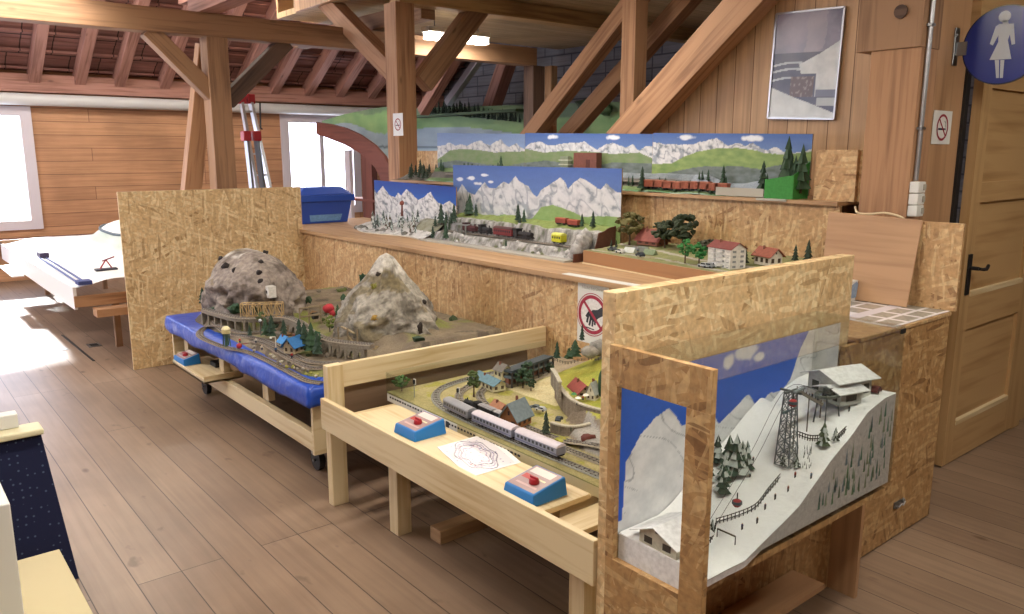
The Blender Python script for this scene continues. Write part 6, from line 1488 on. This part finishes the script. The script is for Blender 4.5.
c = PZ(107, 272, .63); c.z = hw(c.x, c.y); wt.add(MB().box(c-V((.09, .04, 0)), c+V((.08, .04, .015)), '#4a4650').bar(c+V((-.06, 0, 0)), c+V((.0, 0, .09)), .01, .01, '#a83a4a').bar(c+V((.05, 0, 0)), c+V((.0, 0, .09)), .01, .01, '#a83a4a').bar(c+V((-.03, 0, .08)), c+V((.07, 0, .11)), .01, .01, '#8a4a54'), 'red_crane', 'attr')
c = PZ(14, 270, .42); tt = Th('control_tray', (c.x, c.y, .40), 'white tray with a blue control pad at the left end of the white hill trolley', 'tray')
tt.add(MB().box((c.x-.08, c.y-.45, .40), (HX0-.002, c.y+.5, .42)), 'tray', 'trolley', bevel=.003); tt.add(MB().box((c.x-.02, c.y-.2, .42), (HX0-.05, c.y+.2, .45)), 'pad', 'bluebox', bevel=.004)
T(MB().box((HX0+.12, HY0-.16, .37), (2.28, HY0-.02, .43)).box((1.75, HY0-.12, 0), (1.80, HY0-.07, .37)).box((2.2, HY0-.12, 0), (2.25, HY0-.07, .37)).build('low_bench', 'beam2'), 'low brown wooden bench in front of the white hill trolley', 'bench')

# background layout with curved fascia and green mural
bgx = 5.2
cb2 = Th('curved_layout', (6.4, 9.0, 0), 'large background layout with a curved red-brown fascia left of the big post', 'model railway')
top = [(316, 122), (330, 124), (345, 128), (360, 135), (374, 145), (384, 156), (391, 170), (394, 186)]
bot = [(316, 134), (330, 139), (345, 145), (358, 152), (368, 160), (375, 168), (380, 178), (382, 190)]
fb = MB()
for k in range(len(top)-1):
    A, B, C_, D = PX(*top[k], bgx), PX(*top[k+1], bgx), PX(*bot[k+1], bgx), PX(*bot[k], bgx); fb.prism([A, B, C_, D], (.04, 0, 0))
cb2.add(fb, 'fascia', 'red')
for x0_, x1_, y0_ in ((361, 371, 138), (381, 392, 182)):
    A, B = PX(x0_, y0_+12, bgx+.06), PX(x1_, y0_+12, bgx+.06); cb2.add(MB().box((bgx+.06, B.y, 0), (bgx+.14, A.y, A.z)), 'leg', 'red')
A, B = PX(344, 150, bgx+.3), PX(349, 150, bgx+.3); cb2.add(MB().box((bgx+.3, B.y, 0), (bgx+.35, A.y, A.z)), 'leg', 'frame')
cb2.add(MB().box((bgx+.05, PX(396, 170, bgx).y, 1.0), (bgx+.6, PX(340, 170, bgx).y, 1.03)), 'lower_shelf', 'red')
for z in (1.25, 1.45): cb2.add(MB().box((bgx+.1, PX(394, 170, bgx).y, z), (bgx+.5, PX(372, 170, bgx).y, z+.02)), 'rack_shelf', 'alu')
mx = 7.3
def mural(u, v):
    n = fbm(u*10, v*5, 2, 5); c = mixv(L('#5f8a58'), L('#8aa86c'), n+.5)
    if v < .62+.08*math.sin(u*7): c = mixv(L('#7d909c'), L('#93a4ae'), n*1.5+.5)
    if v < .35: c = mixv(L('#93a8ae'), L('#a9bcc0'), n+.5)
    if v > .83+.05*math.sin(u*9): c = mixv(L('#4a6a4c'), L('#7c8f70'), n+.5)
    if abs(v-.38) < .012: c = L('#4f6068')
    return c
cb3 = Th('mural_layout', (7.3, 8.5, 0), 'long green and lake-blue painted landscape wall in front of the grey block wall', 'mural')
ya_, yb_ = min(11.75, PX(322, 120, mx).y), PX(398, 108, mx).y
m0 = 5.65; ya_, yb_ = min(11.7, PX(322, 120, m0).y), PX(412, 108, m0).y
mtp = [(322, 121), (345, 114), (370, 109), (398, 105), (414, 103)]; mbt = [(322, 127), (345, 134), (360, 141), (374, 151), (386, 166), (396, 186), (414, 186)]
def m0f(u, v):
    px = 322+92*u; A = PX(px, lerp_poly(mbt, px), m0); B = PX(px, lerp_poly(mtp, px), m0); p = A.lerp(B, v); p.y = min(p.y, 11.7); return p
mg0 = MB().grid(m0f, 50, 24, lambda u, v: mural(u, (m0f(u, v).z-1.3)/1.1), False)
mo0 = cb3.add(mg0, 'painted_wall', 'paint'); mo0.modifiers.new('s', 'SOLIDIFY').thickness = .01
y2, y3 = PX(398, 108, mx).y, PX(700, 110, mx).y
painting('painted_wall', (mx, y2), (mx, y3), 1.35, PX(421, 107, mx).z, mural, 200, 50, '', t=cb3, top1=PX(640, 103, mx).z)
for k in range(2): cb3.add(MB().box((mx+.02, y3+.2+k*3.4, 0), (mx+.1, y3+.3+k*3.4, 1.36)), 'leg', 'beam')
for k in range(44):
    px = 421+100*k/44+R.uniform(-1, 1); p = PX(px, 110, mx-.05-R.random()*.15); h = R.uniform(.13, .26)*(1 if px < 480 else .7)
    cb3.add(fir(MB(), V((p.x, p.y, 2.24-.002*(px-421))), h, h*.22, '#24362c', k+300, trunk=False), 'fir_tree', 'attr')
cb3.add(MB().box((mx-.26, PX(530, 110, mx).y, 2.19), (mx, PX(421, 110, mx).y, 2.225), '#42583c'), 'ledge', 'attr')
cb3.add(MB().ball(PX(588, 106, mx-.1), .12, '#3c5236', .8, 2, (.6, 1.6, .7), 4).ball(PX(604, 109, mx-.1), .10, '#46603c', .8, 2, (.6, 1.5, .7), 9), 'hedge', 'attr')

# bottom-left corner
nv = Th('fabric_stand', (.2, 3.42, 0), 'display stand covered in dark navy dotted fabric at the lower left', 'stand')
nv.add(MB().prism([(-.5, 3.30, 0), (.495, 3.30, 0), (.432, 3.36, .60), (-.5, 3.36, .60)], (0, .06, 0)), 'fabric_front', 'navy')
nv.add(MB().box((-.5, 3.33, .601), (.44, 3.44, .625)), 'cap_rail', 'cream', bevel=.006)
nv.add(MB().box((-.5, 3.40, .626), (.37, 3.46, .68)), 'upper_rail', 'white', bevel=.004)
bt_ = Th('beige_cabinet', (.1, 2.4, 0), 'low beige cabinet at the bottom left corner in front of the navy stand', 'cabinet')
bt_.add(MB().box((-.6, 1.9, 0), (.352, 2.73, .385)), 'body', 'brownply', bevel=.002); bt_.add(MB().box((-.6, 1.88, .386), (.365, 2.74, .40)), 'top', 'beige', bevel=.002)
T(MB().box((-.3, 2.25, .401), (.205, 2.60, .78)).build('white_box', 'white', None, .004), 'white box standing on the beige cabinet at the left edge', 'box')
